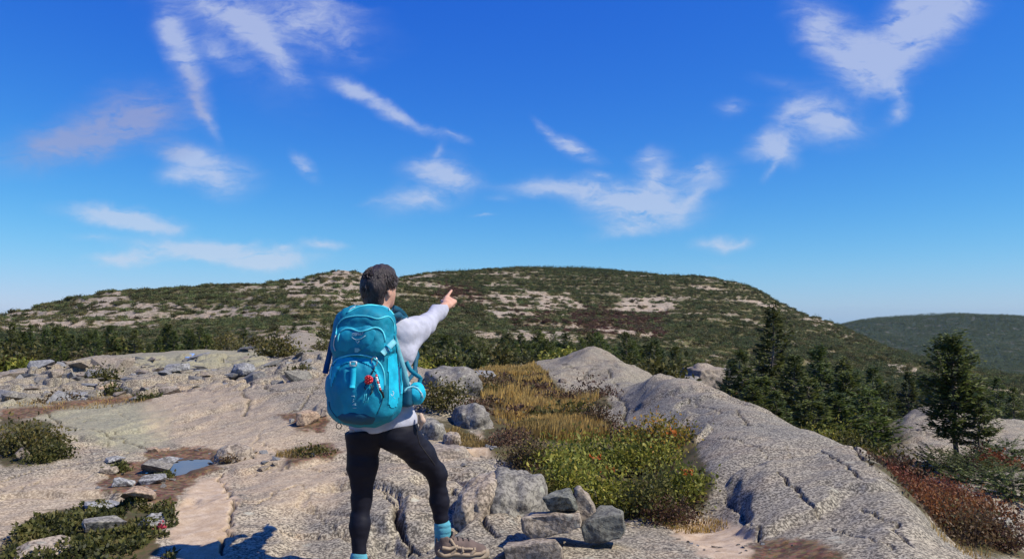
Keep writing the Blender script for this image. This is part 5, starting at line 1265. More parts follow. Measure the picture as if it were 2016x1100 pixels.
# ------------------------------------------------------------------ solid modelling by distance fields
def _h3(ix, iy, iz, seed):
    n = (ix.astype(np.int64) * 374761393 + iy.astype(np.int64) * 668265263 + iz.astype(np.int64) * 2147483647 + seed * 1274126177) & 0x7fffffff
    n = ((n ^ (n >> 13)) * 1274126177) & 0x7fffffff
    return ((n ^ (n >> 16)) & 0xffff) / 65535.0
def vnoise3(p, seed=0):
    i = np.floor(p); f = p - i; f = f * f * (3 - 2 * f); r = 0
    for a in (0, 1):
        for b in (0, 1):
            for c_ in (0, 1):
                w_ = (f[..., 0] if a else 1 - f[..., 0]) * (f[..., 1] if b else 1 - f[..., 1]) * (f[..., 2] if c_ else 1 - f[..., 2])
                r = r + w_ * _h3(i[..., 0] + a, i[..., 1] + b, i[..., 2] + c_, seed)
    return r * 2 - 1
V3 = lambda *a: np.array(a, float)
class Solid:
    def __init__(s, lo, hi, h):
        s.lo = np.asarray(lo, float); s.h = h; s.n = np.ceil((np.asarray(hi) - s.lo) / h).astype(int) + 1
        s.F = np.full(s.n, 1.0, np.float32)
    def _win(s, lo, hi):
        a = np.clip(np.floor((lo - s.lo) / s.h).astype(int), 0, s.n - 1); b = np.clip(np.ceil((hi - s.lo) / s.h).astype(int) + 1, 1, s.n)
        sl = tuple(slice(x, y) for x, y in zip(a, b))
        g = np.meshgrid(*[s.lo[i] + np.arange(a[i], b[i]) * s.h for i in range(3)], indexing='ij')
        return sl, np.stack(g, -1)
    def _join(s, sl, d, k):
        A = s.F[sl]; hh_ = np.maximum(k - np.abs(A - d), 0) / k
        s.F[sl] = np.minimum(A, d) - hh_ * hh_ * k * .25
    def _carve(s, sl, d, k):
        A = s.F[sl]; d = -d; hh_ = np.maximum(k - np.abs(A - d), 0) / k
        s.F[sl] = np.maximum(A, d) + hh_ * hh_ * k * .25
    def cone(s, a, b, ra, rb, k=.02, carve=False):
        a = np.asarray(a, float); b = np.asarray(b, float); m = max(ra, rb) + k + 3 * s.h
        sl, p = s._win(np.minimum(a, b) - m, np.maximum(a, b) + m)
        ab = b - a; t = np.clip(((p - a) @ ab) / (ab @ ab + 1e-12), 0, 1)
        d = np.linalg.norm(p - a - t[..., None] * ab, axis=-1) - (ra + (rb - ra) * t)
        (s._carve if carve else s._join)(sl, d, k)
    def chain(s, pts_, rs, k=.02):
        for i in range(len(pts_) - 1): s.cone(pts_[i], pts_[i + 1], rs[i], rs[i + 1], k)
    def ell(s, c_, r, R=np.eye(3), k=.02, carve=False):
        c_ = np.asarray(c_, float); r = np.asarray(r, float); m = r.max() + k + 3 * s.h
        sl, p = s._win(c_ - m, c_ + m); q = (p - c_) @ np.asarray(R).T
        k0 = np.linalg.norm(q / r, axis=-1); k1 = np.linalg.norm(q / (r * r), axis=-1) + 1e-9
        (s._carve if carve else s._join)(sl, k0 * (k0 - 1) / k1, k)
    def box(s, c_, half, rnd, R=np.eye(3), k=.02, taper=0.0):
        c_ = np.asarray(c_, float); half = np.asarray(half, float); m = np.linalg.norm(half) + k + 3 * s.h
        sl, p = s._win(c_ - m, c_ + m); q = (p - c_) @ np.asarray(R).T
        if taper: q[..., 0] = q[..., 0] / (1 - taper * q[..., 2] / half[2]); q[..., 1] = q[..., 1] / (1 - taper * .6 * q[..., 2] / half[2])
        d = np.abs(q) - (half - rnd); dd = np.linalg.norm(np.maximum(d, 0), axis=-1) + np.minimum(d.max(-1), 0) - rnd
        s._join(sl, dd, k)
    def cut(s, p0, nrm):
        """remove the side the normal points to"""
        g = np.meshgrid(*[s.lo[i] + np.arange(s.n[i]) * s.h for i in range(3)], indexing='ij')
        nrm = np.asarray(nrm, float) / np.linalg.norm(nrm)
        s.F = np.maximum(s.F, sum((g[i] - p0[i]) * nrm[i] for i in range(3)).astype(np.float32))
    def wrinkle(s, amp, scale, seed=0, R=None):
        idx = np.argwhere(np.abs(s.F) < .035)
        p = s.lo + idx * s.h
        if R is not None: p = p @ np.asarray(R).T
        s.F[tuple(idx.T)] += (amp * (vnoise3(p * np.asarray(scale), seed) + .5 * vnoise3(p * np.asarray(scale) * 2.1, seed + 3))).astype(np.float32)
    def mesh(s, name, mat, org, smooth=2):
        F_ = s.F; S_ = F_ < 0
        n8 = sum(S_[a:F_.shape[0] - 1 + a, b:F_.shape[1] - 1 + b, c_:F_.shape[2] - 1 + c_].astype(np.int8) for a in (0, 1) for b in (0, 1) for c_ in (0, 1))
        act = np.argwhere((n8 > 0) & (n8 < 8)); I = act
        acc_ = np.zeros((len(I), 3)); cnt = np.zeros(len(I))
        cor = [(a, b, c_) for a in (0, 1) for b in (0, 1) for c_ in (0, 1)]
        for o0 in cor:
            for o1 in cor:
                if sum(abs(x - y) for x, y in zip(o0, o1)) != 1 or o1 < o0: continue
                f0 = F_[I[:, 0] + o0[0], I[:, 1] + o0[1], I[:, 2] + o0[2]]; f1 = F_[I[:, 0] + o1[0], I[:, 1] + o1[1], I[:, 2] + o1[2]]
                m_ = (f0 < 0) != (f1 < 0); t = np.where(m_, f0 / np.where(m_, f0 - f1, 1), 0)
                pos = np.array(o0) + (np.array(o1) - np.array(o0)) * t[:, None]
                acc_ += pos * m_[:, None]; cnt += m_
        V = s.lo + (I + acc_ / cnt[:, None]) * s.h
        idm = np.full(np.array(F_.shape) - 1, -1, np.int32); idm[tuple(I.T)] = np.arange(len(I))
        Q = []
        for ax in range(3):
            lo_ = [slice(1, -1)] * 3; hi_ = [slice(1, -1)] * 3
            lo_[ax] = slice(0, -1); hi_[ax] = slice(1, None)
            A, B = S_[tuple(lo_)], S_[tuple(hi_)]
            e = np.argwhere(A != B); flip = A[tuple(e.T)]
            b1, b2 = [(1, 2), (2, 0), (0, 1)][ax]
            base = e.copy(); base[:, b1] += 1; base[:, b2] += 1
            def cell(d1, d2):
                q = base.copy(); q[:, b1] += d1; q[:, b2] += d2; return idm[tuple(q.T)]
            quad = np.stack([cell(-1, -1), cell(0, -1), cell(0, 0), cell(-1, 0)], 1)
            quad[~flip] = quad[~flip][:, ::-1]
            Q.append(quad)
        Q = np.concatenate(Q); Q = Q[(Q >= 0).all(1)]
        # a little relaxation takes the grid out of the surface
        for _ in range(smooth):
            a_ = np.zeros_like(V); c_ = np.zeros(len(V))
            for i in range(4):
                j = (i + 1) % 4
                np.add.at(a_, Q[:, i], V[Q[:, j]]); np.add.at(c_, Q[:, i], 1); np.add.at(a_, Q[:, j], V[Q[:, i]]); np.add.at(c_, Q[:, j], 1)
            V = V * .5 + .5 * a_ / np.maximum(c_, 1)[:, None]
        me = mesh_np(name, V - np.asarray(org), Q, [mat]); return me

# ------------------------------------------------------------------ hiker
def W(px, py, Y): return np.array(P(px, py, Y))
def fabric(name, col, rough=.75, weave=900, amp=.15, sheen=0.0, col2=None, nscale=20, spec=.25):
    k = NT(name, rough, spec); o = k.obj()
    f = k.noise(o, nscale, 5, .6); wv_ = k.n('ShaderNodeTexWave'); k.put(wv_.inputs['Vector'], o); wv_.inputs['Scale'].default_value = weave / 10
    c2 = col2 or tuple(x * .82 for x in col)
    k.col(k.mix(k.ramp(f, .35, .65), col, c2))
    k.nrm(k.bump(k.math('ADD', k.math('MULTIPLY', f, 1.0), k.math('MULTIPLY', wv_.outputs['Fac'], .08)), amp, .02))
    if sheen: k.b.inputs['Sheen Weight'].default_value = sheen
    return k.m
k = NT('skin', .5, .35); f = k.noise(k.obj(), 40, 4)
k.col(k.mix(k.ramp(f, .35, .65), (.56, .33, .235), (.50, .27, .19))); k.b.inputs['Subsurface Weight'].default_value = .12; k.b.inputs['Subsurface Radius'].default_value = (.01, .004, .002); M_SKIN = k.m
M_SHIRT = fabric('grey_jersey', (.43, .44, .52), .85, amp=.22, sheen=.1)
M_LEG = fabric('navy_leggings', (.0065, .0065, .013), .6, amp=.08, col2=(.009, .009, .016), spec=.2)
M_SOCK = fabric('turquoise_wool', (.10, .36, .45), .9, weave=1800, amp=.5)
M_BOOT = fabric('tan_suede', (.37, .285, .20), .85, amp=.3); M_BOOTD = fabric('brown_mesh', (.15, .11, .095), .9, amp=.4); M_SOLE = fabric('rubber_sole', (.30, .245, .185), .7); M_LACE = fabric('lace', (.05, .045, .04), .8)
k = NT('dark_hair', .42, .5); o = k.obj(); f = k.noise(k.mapping(o, (60, 60, 14)), 3, 4, .7); g = k.noise(o, 14, 3)
hc_ = k.mix(k.ramp(f, .40, .66), (.012, .008, .008), (.055, .036, .032)); hc_ = k.mix(k.math('MULTIPLY', k.ramp(f, .58, .70), k.ramp(g, .45, .65, .1, .7)), hc_, (.24, .21, .21))
k.col(hc_); k.nrm(k.bump(f, .8, .01)); M_HAIR = k.m
k = NT('eye_white', .2); k.col((.75, .72, .70)); M_EYE = k.m

PORG = W(740, 1150, 4.06)
person = empty('person', PORG); tag(person, 'person in grey top and black leggings seen from behind, pointing ahead with right arm', 'person')
def part(name, solid, mat, smooth=2, parent=person, org=PORG): return link(name, solid.mesh(name, mat, org, smooth), parent)

YAW = math.radians(12)
RT = V3(math.cos(YAW), -math.sin(YAW), 0); FW = V3(math.sin(YAW), math.cos(YAW), 0); UP = V3(0, 0, 1)
RB = np.stack([RT, FW, UP])
hy = math.radians(33); HR = V3(math.cos(hy), -math.sin(hy), 0); HF = V3(math.sin(hy), math.cos(hy), 0); HB = np.stack([HR, HF, UP])
HC = W(747, 566, 4.13)
SHR_R, ELB_R, WRI_R = W(795, 650, 4.10), W(838, 632, 4.34), W(879, 601, 4.55)
SHR_L, ELB_L, WRI_L = W(697, 652, 4.12), W(690, 735, 4.27), W(722, 712, 4.42)
HIP_L, KNE_L, ANK_L = W(715, 855, 4.09), W(712, 985, 4.11), W(706, 1108, 4.06)
HIP_R, KNE_R, ANK_R = W(789, 856, 4.08), W(860, 932, 4.24), W(871, 1062, 4.26)
CHEST, WAIST, PELV = W(752, 690, 4.12), W(754, 770, 4.12), W(753, 836, 4.10)
# body: one continuous figure
B = Solid(V3(-1.15, 3.75, .12), V3(-.24, 4.85, 1.90), .0065)
B.ell(HC + V3(0, 0, .018), (.074, .092, .092), HB, .01)                       # skull
B.ell(HC + HF * .028 + V3(0, 0, -.045), (.060, .068, .068), HB, .04)          # jaw and cheeks
B.ell(HC + HF * .070 + V3(0, 0, -.085), (.026, .022, .022), HB, .03)          # chin
B.cone(HC + HF * .092 + V3(0, 0, .012), HC + HF * .112 + V3(0, 0, -.028), .008, .013, .02)   # nose
for s_ in (-1, 1):
    B.ell(HC + HF * .078 + HR * .033 * s_ + V3(0, 0, .008), (.016, .012, .011), HB, .012, carve=True)   # eye sockets
    B.ell(HC + HF * .084 + HR * .030 * s_ + V3(0, 0, .026), (.020, .008, .006), HB, .012)               # brow
    B.ell(HC + HR * .076 * s_ - HF * .005 + V3(0, 0, -.022), (.010, .019, .033), HB, .008)              # ear
    B.ell(HC + HR * .087 * s_ - HF * .000 + V3(0, 0, -.018), (.006, .010, .019), HB, .006, carve=True)
B.ell(HC + HF * .088 + V3(0, 0, -.056), (.022, .009, .006), HB, .008)          # lips
B.ell(HC + HF * .088 + V3(0, 0, -.067), (.019, .009, .006), HB, .008)
NECK = W(746, 640, 4.11)
B.cone(HC + V3(0, 0, -.06) - HF * .02, NECK, .052, .062, .03)
B.ell(CHEST, (.15, .10, .17), RB, .06); B.ell(WAIST, (.14, .095, .14), RB, .06); B.ell(PELV, (.175, .11, .10), RB, .06)
B.chain([SHR_L, ELB_L, WRI_L], [.04, .030, .027], .02); B.chain([SHR_R, SHR_R * .45 + ELB_R * .55 + V3(.004, 0, -.018), ELB_R + V3(0, 0, -.018), ELB_R * .4 + WRI_R * .6, WRI_R], [.040, .034, .028, .027, .028], .01)
B.chain([HIP_L, W(714, 915, 4.10), KNE_L, W(708, 1032, 4.09), ANK_L], [.075, .058, .036, .034, .028], .02); B.chain([HIP_R, W(828, 895, 4.17), KNE_R, W(865, 985, 4.26), ANK_R], [.075, .058, .036, .034, .028], .02)
# right hand pointing: palm, straight index, curled fingers, thumb
def hand(w_, fwd, up, flip, point):
    """hand from wrist w_ along fwd with the back of the hand towards up"""
    fwd = fwd / np.linalg.norm(fwd); up = up - fwd * (up @ fwd); up /= np.linalg.norm(up); sd = np.cross(fwd, up) * flip
    K = w_ + fwd * .082
    for q in (-.028, -.010, .010, .028): B.cone(w_ + fwd * .012 + sd * q * .55, K + sd * q, .017, .013, .010)
    lens = [(.028, .045, .026, .020), (.010, .050, .030, .022), (-.010, .046, .028, .021), (-.028, .038, .022, .018)]
    for i, (q, l1, l2, l3) in enumerate(lens):
        a = K + sd * q
        if point and i == 0: b = a + fwd * l1 + up * .004; c_ = b + fwd * l2; d = c_ + fwd * l3
        else:
            b = a + fwd * l1 * .72 - up * l1 * .62; c_ = b - up * l2 * .85 - fwd * l2 * .5; d = c_ - fwd * l3 * .9 + up * l3 * .1
        B.chain([a, b, c_, d], [.0105, .0092, .0085, .0075], .004)
    t0 = w_ + fwd * .03 + sd * .026 - up * .008; t1 = t0 + fwd * .035 + sd * .014 - up * .02; t2 = t1 + fwd * .028 - sd * .012 - up * .006
    B.chain([t0, t1, t2], [.014, .0115, .0095], .006)
pt = W(901, 571, 4.735) - WRI_R
hand(WRI_R, pt, V3(.35, -.62, .68), -1, True)
hand(WRI_L, V3(.5, .6, .4), V3(-.5, .2, .6), 1, False)
part('body', B, M_SKIN, 1)
ee = empty
for s_ in (-1, 1):
    bm = bmesh.new(); bmesh.ops.create_uvsphere(bm, u_segments=16, v_segments=10, radius=.0105); me = bpy.data.meshes.new('eye'); bm.to_mesh(me); bm.free(); me.materials.append(M_EYE)
    link('eye', me, person, Vector(HC + HF * .074 + HR * .032 * s_ + V3(0, 0, .008) - PORG))
# shirt
S = Solid(V3(-1.15, 3.85, .95), V3(-.30, 4.62, 1.66), .006)
S.ell(CHEST, (.162, .122, .18), RB, .06); S.ell(WAIST, (.155, .112, .15), RB, .06); S.ell(PELV + V3(0, 0, .02), (.188, .134, .13), RB, .06)
S.ell(W(752, 648, 4.11), (.15, .085, .055), RB, .05)
S.chain([SHR_L, ELB_L, WRI_L], [.066, .052, .040], .05)
S.chain([SHR_R + V3(-.01, 0, -.008), SHR_R * .45 + ELB_R * .55 + V3(.004, 0, -.018), ELB_R + V3(0, 0, -.018), ELB_R * .4 + WRI_R * .6, WRI_R], [.072, .060, .049, .041, .034], .045)
S.cone(W(798, 700, 4.10), W(824, 652, 4.24), .045, .045, .05)
S.cut(W(753, 845, 4.1), V3(.16, 0, -1)); 
adir = (WRI_R - ELB_R) / np.linalg.norm(WRI_R - ELB_R)
cp0 = ELB_R * .16 + WRI_R * .84
g_ = np.meshgrid(*[S.lo[i] + np.arange(S.n[i]) * S.h for i in range(3)], indexing='ij')
past = sum((g_[i] - cp0[i]) * adir[i] for i in range(3)); nearw = np.sqrt(sum((g_[i] - WRI_R[i]) ** 2 for i in range(3))) < .16
S.F = np.where(nearw, np.maximum(S.F, past.astype(np.float32)), S.F)
S.wrinkle(.0022, (7, 7, 22), 3, np.array([[1, 0, .5], [0, 1, 0], [-.5, 0, 1]]))
S.wrinkle(.0014, (14, 14, 48), 5, np.array([[1, 0, -.7], [0, 1, 0], [.7, 0, 1]]))
part('shirt', S, M_SHIRT, 2)
# leggings
L = Solid(V3(-1.15, 3.75, .20), V3(-.24, 4.55, 1.18), .006)
L.ell(PELV, (.178, .118, .10), RB, .04); L.ell(PELV + RT * -.075 - FW * .045 + V3(0, 0, -.05), (.088, .085, .08), RB, .04); L.ell(PELV + RT * .085 - FW * .035 + V3(0, 0, -.05), (.088, .085, .08), RB, .04)
L.chain([HIP_L, W(714, 915, 4.10), KNE_L, W(708, 1032, 4.09), W(706, 1100, 4.07)], [.092, .076, .049, .048, .036], .035)
L.chain([HIP_R, W(828, 895, 4.17), KNE_R, W(865, 985, 4.26), W(871, 1046, 4.26)], [.094, .074, .050, .047, .036], .035)
L.cut(W(753, 838, 4.1), V3(-.16, 0, 1)); L.cut(W(706, 1104, 4.06), V3(0, 0, -1))
sh = W(871, 1046, 4.26) - W(865, 985, 4.26); pz = W(871, 1042, 4.26)
g_ = np.meshgrid(*[L.lo[i] + np.arange(L.n[i]) * L.h for i in range(3)], indexing='ij')
cutf = ((g_[2] - pz[2]) * -1 + (g_[0] - pz[0]) * .28).astype(np.float32)
L.F = np.where((g_[0] > -.55), np.maximum(L.F, cutf), L.F)
L.wrinkle(.003, (12, 12, 34), 7)
legg = part('leggings', L, M_LEG, 2)
from mathutils.bvhtree import BVHTree
lbv = BVHTree.FromPolygons([v.co + Vector(PORG) for v in legg.data.vertices], [tuple(p_.vertices) for p_ in legg.data.polygons])
def on_leg(px, py):
    h = lbv.ray_cast(Vector((0, 0, CAM_H)), (Vector(P(px, py, 4.0)) - Vector((0, 0, CAM_H))).normalized())
    return np.array(h[0] + h[1] * .0012) if h[0] is not None else None
for ln_ in ([(819, 842), (822, 858), (826, 874), (838, 890), (850, 906), (858, 918)], [(823, 838), (831, 850), (836, 862)]):
    pth = [q for q in (on_leg(a * (1 - t) + c_ * t, b * (1 - t) + d * t) for (a, b), (c_, d) in zip(ln_[:-1], ln_[1:]) for t in (0, .25, .5, .75)) if q is not None]
    if len(pth) > 3:
        V, Fq, cp = tube(np.array(pth) - PORG, .0016, 5); A_ = Acc(); A_.add(V, Fq, cp); link('seam', A_.mesh('seam', M_LACE), legg)
# socks
for nm, a, b in (('sock', W(871, 1034, 4.26), W(873, 1082, 4.26)), ('sock', W(706, 1098, 4.07), W(706, 1135, 4.06))):
    K_ = Solid(np.minimum(a, b) - .09, np.maximum(a, b) + .09, .005); K_.cone(a, b, .045, .047, .01); K_.wrinkle(.002, (8, 8, 90), 2); part(nm, K_, M_SOCK, 1)
# boots
def boot(heel, fdir, label):
    fdir = np.array([fdir[0], fdir[1], 0.]); fdir /= np.linalg.norm(fdir); sd = V3(fdir[1], -fdir[0], 0); R_ = np.stack([sd, fdir, UP])
    c0 = heel
    U = Solid(c0 - .20, c0 + V3(.34, .34, .26), .005)
    U.ell(c0 + fdir * .045 + UP * .055, (.040, .048, .050), R_, .02); U.ell(c0 + fdir * .185 + UP * .048, (.050, .075, .036), R_, .03); U.ell(c0 + fdir * .235 + UP * .044, (.042, .035, .030), R_, .02)
    U.cone(c0 + fdir * .055 + UP * .08, c0 + fdir * .17 + UP * .062, .046, .044, .03)
    U.cone(c0 + fdir * .040 + UP * .07, c0 + fdir * .045 + UP * .135, .045, .052, .02)
    U.cone(c0 + fdir * .045 + UP * .16, c0 + fdir * .045 + UP * .10, .047, .042, .01, carve=True)
    U.cut(c0 + fdir * .045 + UP * .142, -fdir * .35 + UP); U.cut(c0 + UP * .020, -UP)
    U.wrinkle(.0018, (40, 40, 40), 4)
    bt = empty('boot', Vector(c0 - PORG)); bt.parent = person
    up_ = part('upper', U, M_BOOTD, 1, bt, c0)
    So = Solid(c0 - .16, c0 + V3(.34, .34, .1), .005)
    So.ell(c0 + fdir * .05 + UP * .014, (.046, .062, .022), R_, .02); So.ell(c0 + fdir * .20 + UP * .014, (.056, .085, .022), R_, .03); So.cone(c0 + fdir * .05 + UP * .012, c0 + fdir * .2 + UP * .012, .036, .04, .02); So.ell(c0 + fdir * .265 + UP * .032, (.034, .024, .028), R_, .02)
    So.cut(c0, -UP); So.cut(c0 + UP * .052, UP)
    part('sole', So, M_SOLE, 1, bt, c0)
    # suede bands over the mesh
    bvh_src = U.mesh('tmp', None, (0, 0, 0), 1)
    from mathutils.bvhtree import BVHTree
    co = [v.co.copy() for v in bvh_src.vertices]; bv = BVHTree.FromPolygons(co, [tuple(p_.vertices) for p_ in bvh_src.polygons])
    def band(pts_, r):
        path = []
        for i in range(len(pts_) - 1):
            for t in np.linspace(0, 1, 7, endpoint=(i == len(pts_) - 2)):
                q = pts_[i] * (1 - t) + pts_[i + 1] * t
                hit = bv.find_nearest(Vector(q)); path.append(np.array(hit[0] + hit[1] * .002))
        return np.array(path) - c0, r
    def bandmesh(nm, lst, mat):
        A_ = Acc()
        for pts_, r in lst:
            pth, r = band(pts_, r); V, Fq, cp = tube(pth, r, 8); A_.add(V, Fq, cp)
        return link(nm, A_.mesh(nm, mat), bt)
    for s_ in (-1, 1):
        o_ = lambda f, u: c0 + fdir * f + UP * u + sd * .06 * s_
        bandmesh('suede_overlay', [([o_(-.01, .07), o_(.03, .035), o_(.14, .034), o_(.24, .034), o_(.275, .05)], .010), ([o_(.02, .085), o_(.07, .075), o_(.11, .09)], .009), ([o_(.075, .04), o_(.10, .07), o_(.085, .125)], .008), ([o_(.12, .035), o_(.135, .06), o_(.13, .085)], .008), ([o_(.175, .035), o_(.20, .06), o_(.20, .08)], .009), ([o_(.09, .085), o_(.14, .075), o_(.19, .07)], .007)], M_BOOT)
    for i in range(4):
        f = .085 + i * .03
        bandmesh('lace', [([c0 + fdir * f + UP * .12 + sd * .03, c0 + fdir * (f + .004) + UP * .13, c0 + fdir * f + UP * .12 - sd * .03], .0035)], M_LACE)
    bpy.data.meshes.remove(bvh_src)
    return bt
rb_h = W(859, 1104, 4.22); lb_h = W(709, 1154, 4.02)
boot(rb_h, (.97, .22), ''); boot(lb_h, (-.12, 1.0), '')
# hair: cap plus separate locks
Hs = Solid(HC - .17, HC + .17, .0045)
Hs.ell(HC + V3(0, 0, .026) - HF * .006, (.083, .098, .090), HB, .02); Hs.ell(HC - HF * .045 + V3(0, 0, -.012), (.074, .062, .078), HB, .03); Hs.ell(HC + V3(0, 0, .075) + HR * .02, (.055, .07, .045), HB, .03)
Hs.ell(HC - HF * .040 + V3(0, 0, -.085), (.058, .048, .052), HB, .03)
Hs.ell(HC + HF * .095 + V3(0, 0, -.045), (.075, .065, .085), HB, .02, carve=True)
for s_ in (-1, 1): Hs.ell(HC + HR * .088 * s_ + HF * .006 + V3(0, 0, -.040), (.030, .030, .042), HB, .012, carve=True)
Hs.wrinkle(.006, (28, 28, 11), 6); Hs.wrinkle(.003, (90, 90, 22), 8)
hair = part('hair', Hs, M_HAIR, 1)
hrng = np.random.default_rng(4); LA = Acc(); LG = Acc()
k = NT('grey_hair', .4, .5); k.col((.115, .095, .092)); M_HAIRG = k.m
for i in range(2400):
    th = hrng.uniform(0, 6.28); ph = math.acos(hrng.uniform(-.55, 1))
    d = np.array([math.sin(ph) * math.cos(th), math.sin(ph) * math.sin(th), math.cos(ph)])
    if d[1] > .45 and d[2] < .35: continue
    if abs(d[0]) > .72 and d[2] < -.12 and d[1] > -.25: continue
    p0 = HC + (HR * d[0] * .081 + HF * d[1] * .096 + UP * (d[2] * .090 + .022)) * hrng.uniform(.98, 1.05)
    if d[2] < -.1: p0 = p0 - HF * .012
    crown = unit((d - np.array([.1, -.25, .95])).reshape(1, 3))[0]
    fl = crown - d * (crown @ d) + hrng.normal(0, .30, 3); fl = fl - d * (fl @ d); fl /= np.linalg.norm(fl) + 1e-6
    flw = HR * fl[0] + HF * fl[1] + UP * fl[2]; dw = HR * d[0] + HF * d[1] + UP * d[2]
    ln = hrng.uniform(.020, .05); s_ = np.linspace(0, 1, 4)[:, None]
    pth = p0 + flw * ln * s_ + dw * (.006 * np.sin(s_ * 3.1) - .005 * s_ ** 2)
    V, Fq, cp = tube(pth - PORG, np.array([.0016, .0022, .0018, .0005]), 3); (LG if hrng.random() < .30 else LA).add(V, Fq)
link('grey_hair_lock', LG.mesh('grey_hair_lock', M_HAIRG), hair)
link('hair_lock', LA.mesh('hair_lock', M_HAIR), hair)
# pale cloth tucked in the leggings pocket
Cl = Solid(W(828, 830, 4.02) - .09, W(828, 830, 4.02) + .09, .004)
Cl.chain([W(829, 816, 4.03), W(832, 828, 4.02), W(826, 846, 4.03)], [.010, .014, .005], .01); Cl.chain([W(826, 818, 4.03), W(824, 832, 4.03)], [.008, .006], .01)
gl = link('cloth', Cl.mesh('cloth', fabric('beige_cloth', (.52, .38, .29), .9), W(828, 830, 4.02), 1), None, Vector(W(828, 830, 4.02))); tag(gl, 'beige cloth tucked into the right hip pocket of the leggings', 'cloth')
# ------------------------------------------------------------------ backpack
from mathutils.bvhtree import BVHTree
M_TEAL = fabric('teal_nylon', (.004, .225, .33), .62, amp=.35, nscale=14, col2=(.004, .175, .265), spec=.25)
M_TEALD = fabric('deep_teal_nylon', (.004, .075, .135), .6, amp=.3, nscale=14, spec=.35)
M_BLUEB = fabric('bright_blue_nylon', (.008, .45, .63), .62, amp=.3, nscale=14, col2=(.006, .32, .48), spec=.25)
M_POCK = fabric('stretch_pocket_cloth', (.004, .28, .42), .62, amp=.45, nscale=10, col2=(.004, .205, .32), spec=.25)
M_CYAN = fabric('cyan_piping', (.10, .66, .76), .5); M_STRAP = fabric('pale_cyan_webbing', (.20, .56, .66), .6, weave=2500, amp=.4); M_NAVY = fabric('navy_strap', (.02, .10, .21), .7)
M_WHITE = fabric('white_plastic', (.62, .68, .70), .4); M_BLACK = fabric('black_plastic', (.02, .02, .022), .4); M_PRINT = fabric('pale_print', (.38, .62, .72), .6)
k = NT('bare_metal', .3); k.col((.6, .6, .58)); k.b.inputs['Metallic'].default_value = 1.0; M_METAL = k.m
BC = W(753, 838, 4.1)                                 # under the middle of the wearer's hips
OUT = -FW
def L3(u, o, v): return BC + RT * u + OUT * o + UP * (.070 + v * .885)        # right, out from the back, up
KORG = L3(0, .20, 0)
pack = empty('backpack', KORG); tag(pack, 'large teal hiking backpack with cyan piping worn by the hiker', 'backpack')
def kpart(name, solid, mat, smooth=2, parent=pack): return link(name, solid.mesh(name, mat, KORG, smooth), parent)
lo_, hi_ = KORG + V3(-.36, -.34, -.12), KORG + V3(.36, .34, .74)
m = Solid(lo_, hi_, .006)
m.box(L3(0, .235, .285), (.155, .115, .262), .07, RB, .02, .10)
m.ell(L3(.0, .235, .10), (.165, .125, .13), RB, .06)
m.wrinkle(.006, (16, 16, 9), 2); m.wrinkle(.003, (40, 40, 26), 4)
main = kpart('main_bag', m, M_TEAL)
ld = Solid(lo_, hi_, .006)
ld.box(L3(.0, .245, .47), (.148, .118, .135), .075, RB, .02, .12)
ld.ell(L3(0, .24, .54), (.130, .115, .075), RB, .04)
ld.wrinkle(.006, (14, 14, 22), 12); ld.wrinkle(.0025, (40, 40, 40), 14)
lid = kpart('lid', ld, M_TEAL)
lp = Solid(lo_, hi_, .006)
lp.ell(L3(-.012, .335, .435), (.118, .042, .078), RB, .02); lp.ell(L3(-.05, .335, .45), (.07, .042, .07), RB, .03); lp.ell(L3(.055, .338, .462), (.055, .038, .06), RB, .03)
lp.wrinkle(.006, (18, 18, 14), 22); lp.wrinkle(.0025, (50, 50, 22), 23)
lidp = kpart('lid_pocket', lp, M_POCK)
fp = Solid(lo_, hi_, .006)
fp.ell(L3(-.012, .315, .17), (.148, .085, .165), RB, .02); fp.box(L3(-.012, .29, .18), (.135, .07, .157), .06, RB, .05, .05)
fp.wrinkle(.008, (15, 15, 7), 32); fp.wrinkle(.0035, (44, 44, 14), 34, np.array([[1, 0, .4], [0, 1, 0], [-.4, 0, 1]]))
front = kpart('front_pocket', fp, M_POCK)
bt_ = Solid(lo_, hi_, .006); bt_.ell(L3(0, .25, .035), (.158, .135, .062), RB, .03); bt_.wrinkle(.003, (20, 20, 20), 3)
kpart('bottom_panel', bt_, M_TEALD)
hp = Solid(L3(.2, .1, .1) - .22, L3(.2, .1, .1) + .22, .005)
hp.ell(L3(.205, .055, .125), (.045, .064, .060), RB, .03); hp.wrinkle(.004, (30, 30, 20), 5)
hpk = kpart('hip_belt_pocket', hp, M_BLUEB)
hb = Solid(L3(.0, .0, .1) - .40, L3(.0, .0, .1) + .40, .006)
hb.box(L3(.175, .05, .11), (.03, .10, .05), .02, RB, .02); hb.box(L3(-.17, .05, .11), (.03, .10, .05), .02, RB, .02)
kpart('hip_belt', hb, M_TEALD)
hn = Solid(L3(0, .05, .4) - .42, L3(0, .05, .4) + .42, .006)
for s_ in (-1, 1):
    hn.chain([L3(.085 * s_, .14, .575), L3(.10 * s_, .05, .575), L3(.105 * s_, -.08, .535), L3(.12 * s_, -.15, .45), L3(.13 * s_, -.15, .33), L3(.16 * s_, -.05, .24), L3(.17 * s_, .08, .20)], [.016, .018, .019, .018, .016, .012, .010], .02)
kpart('shoulder_harness', hn, M_TEALD)
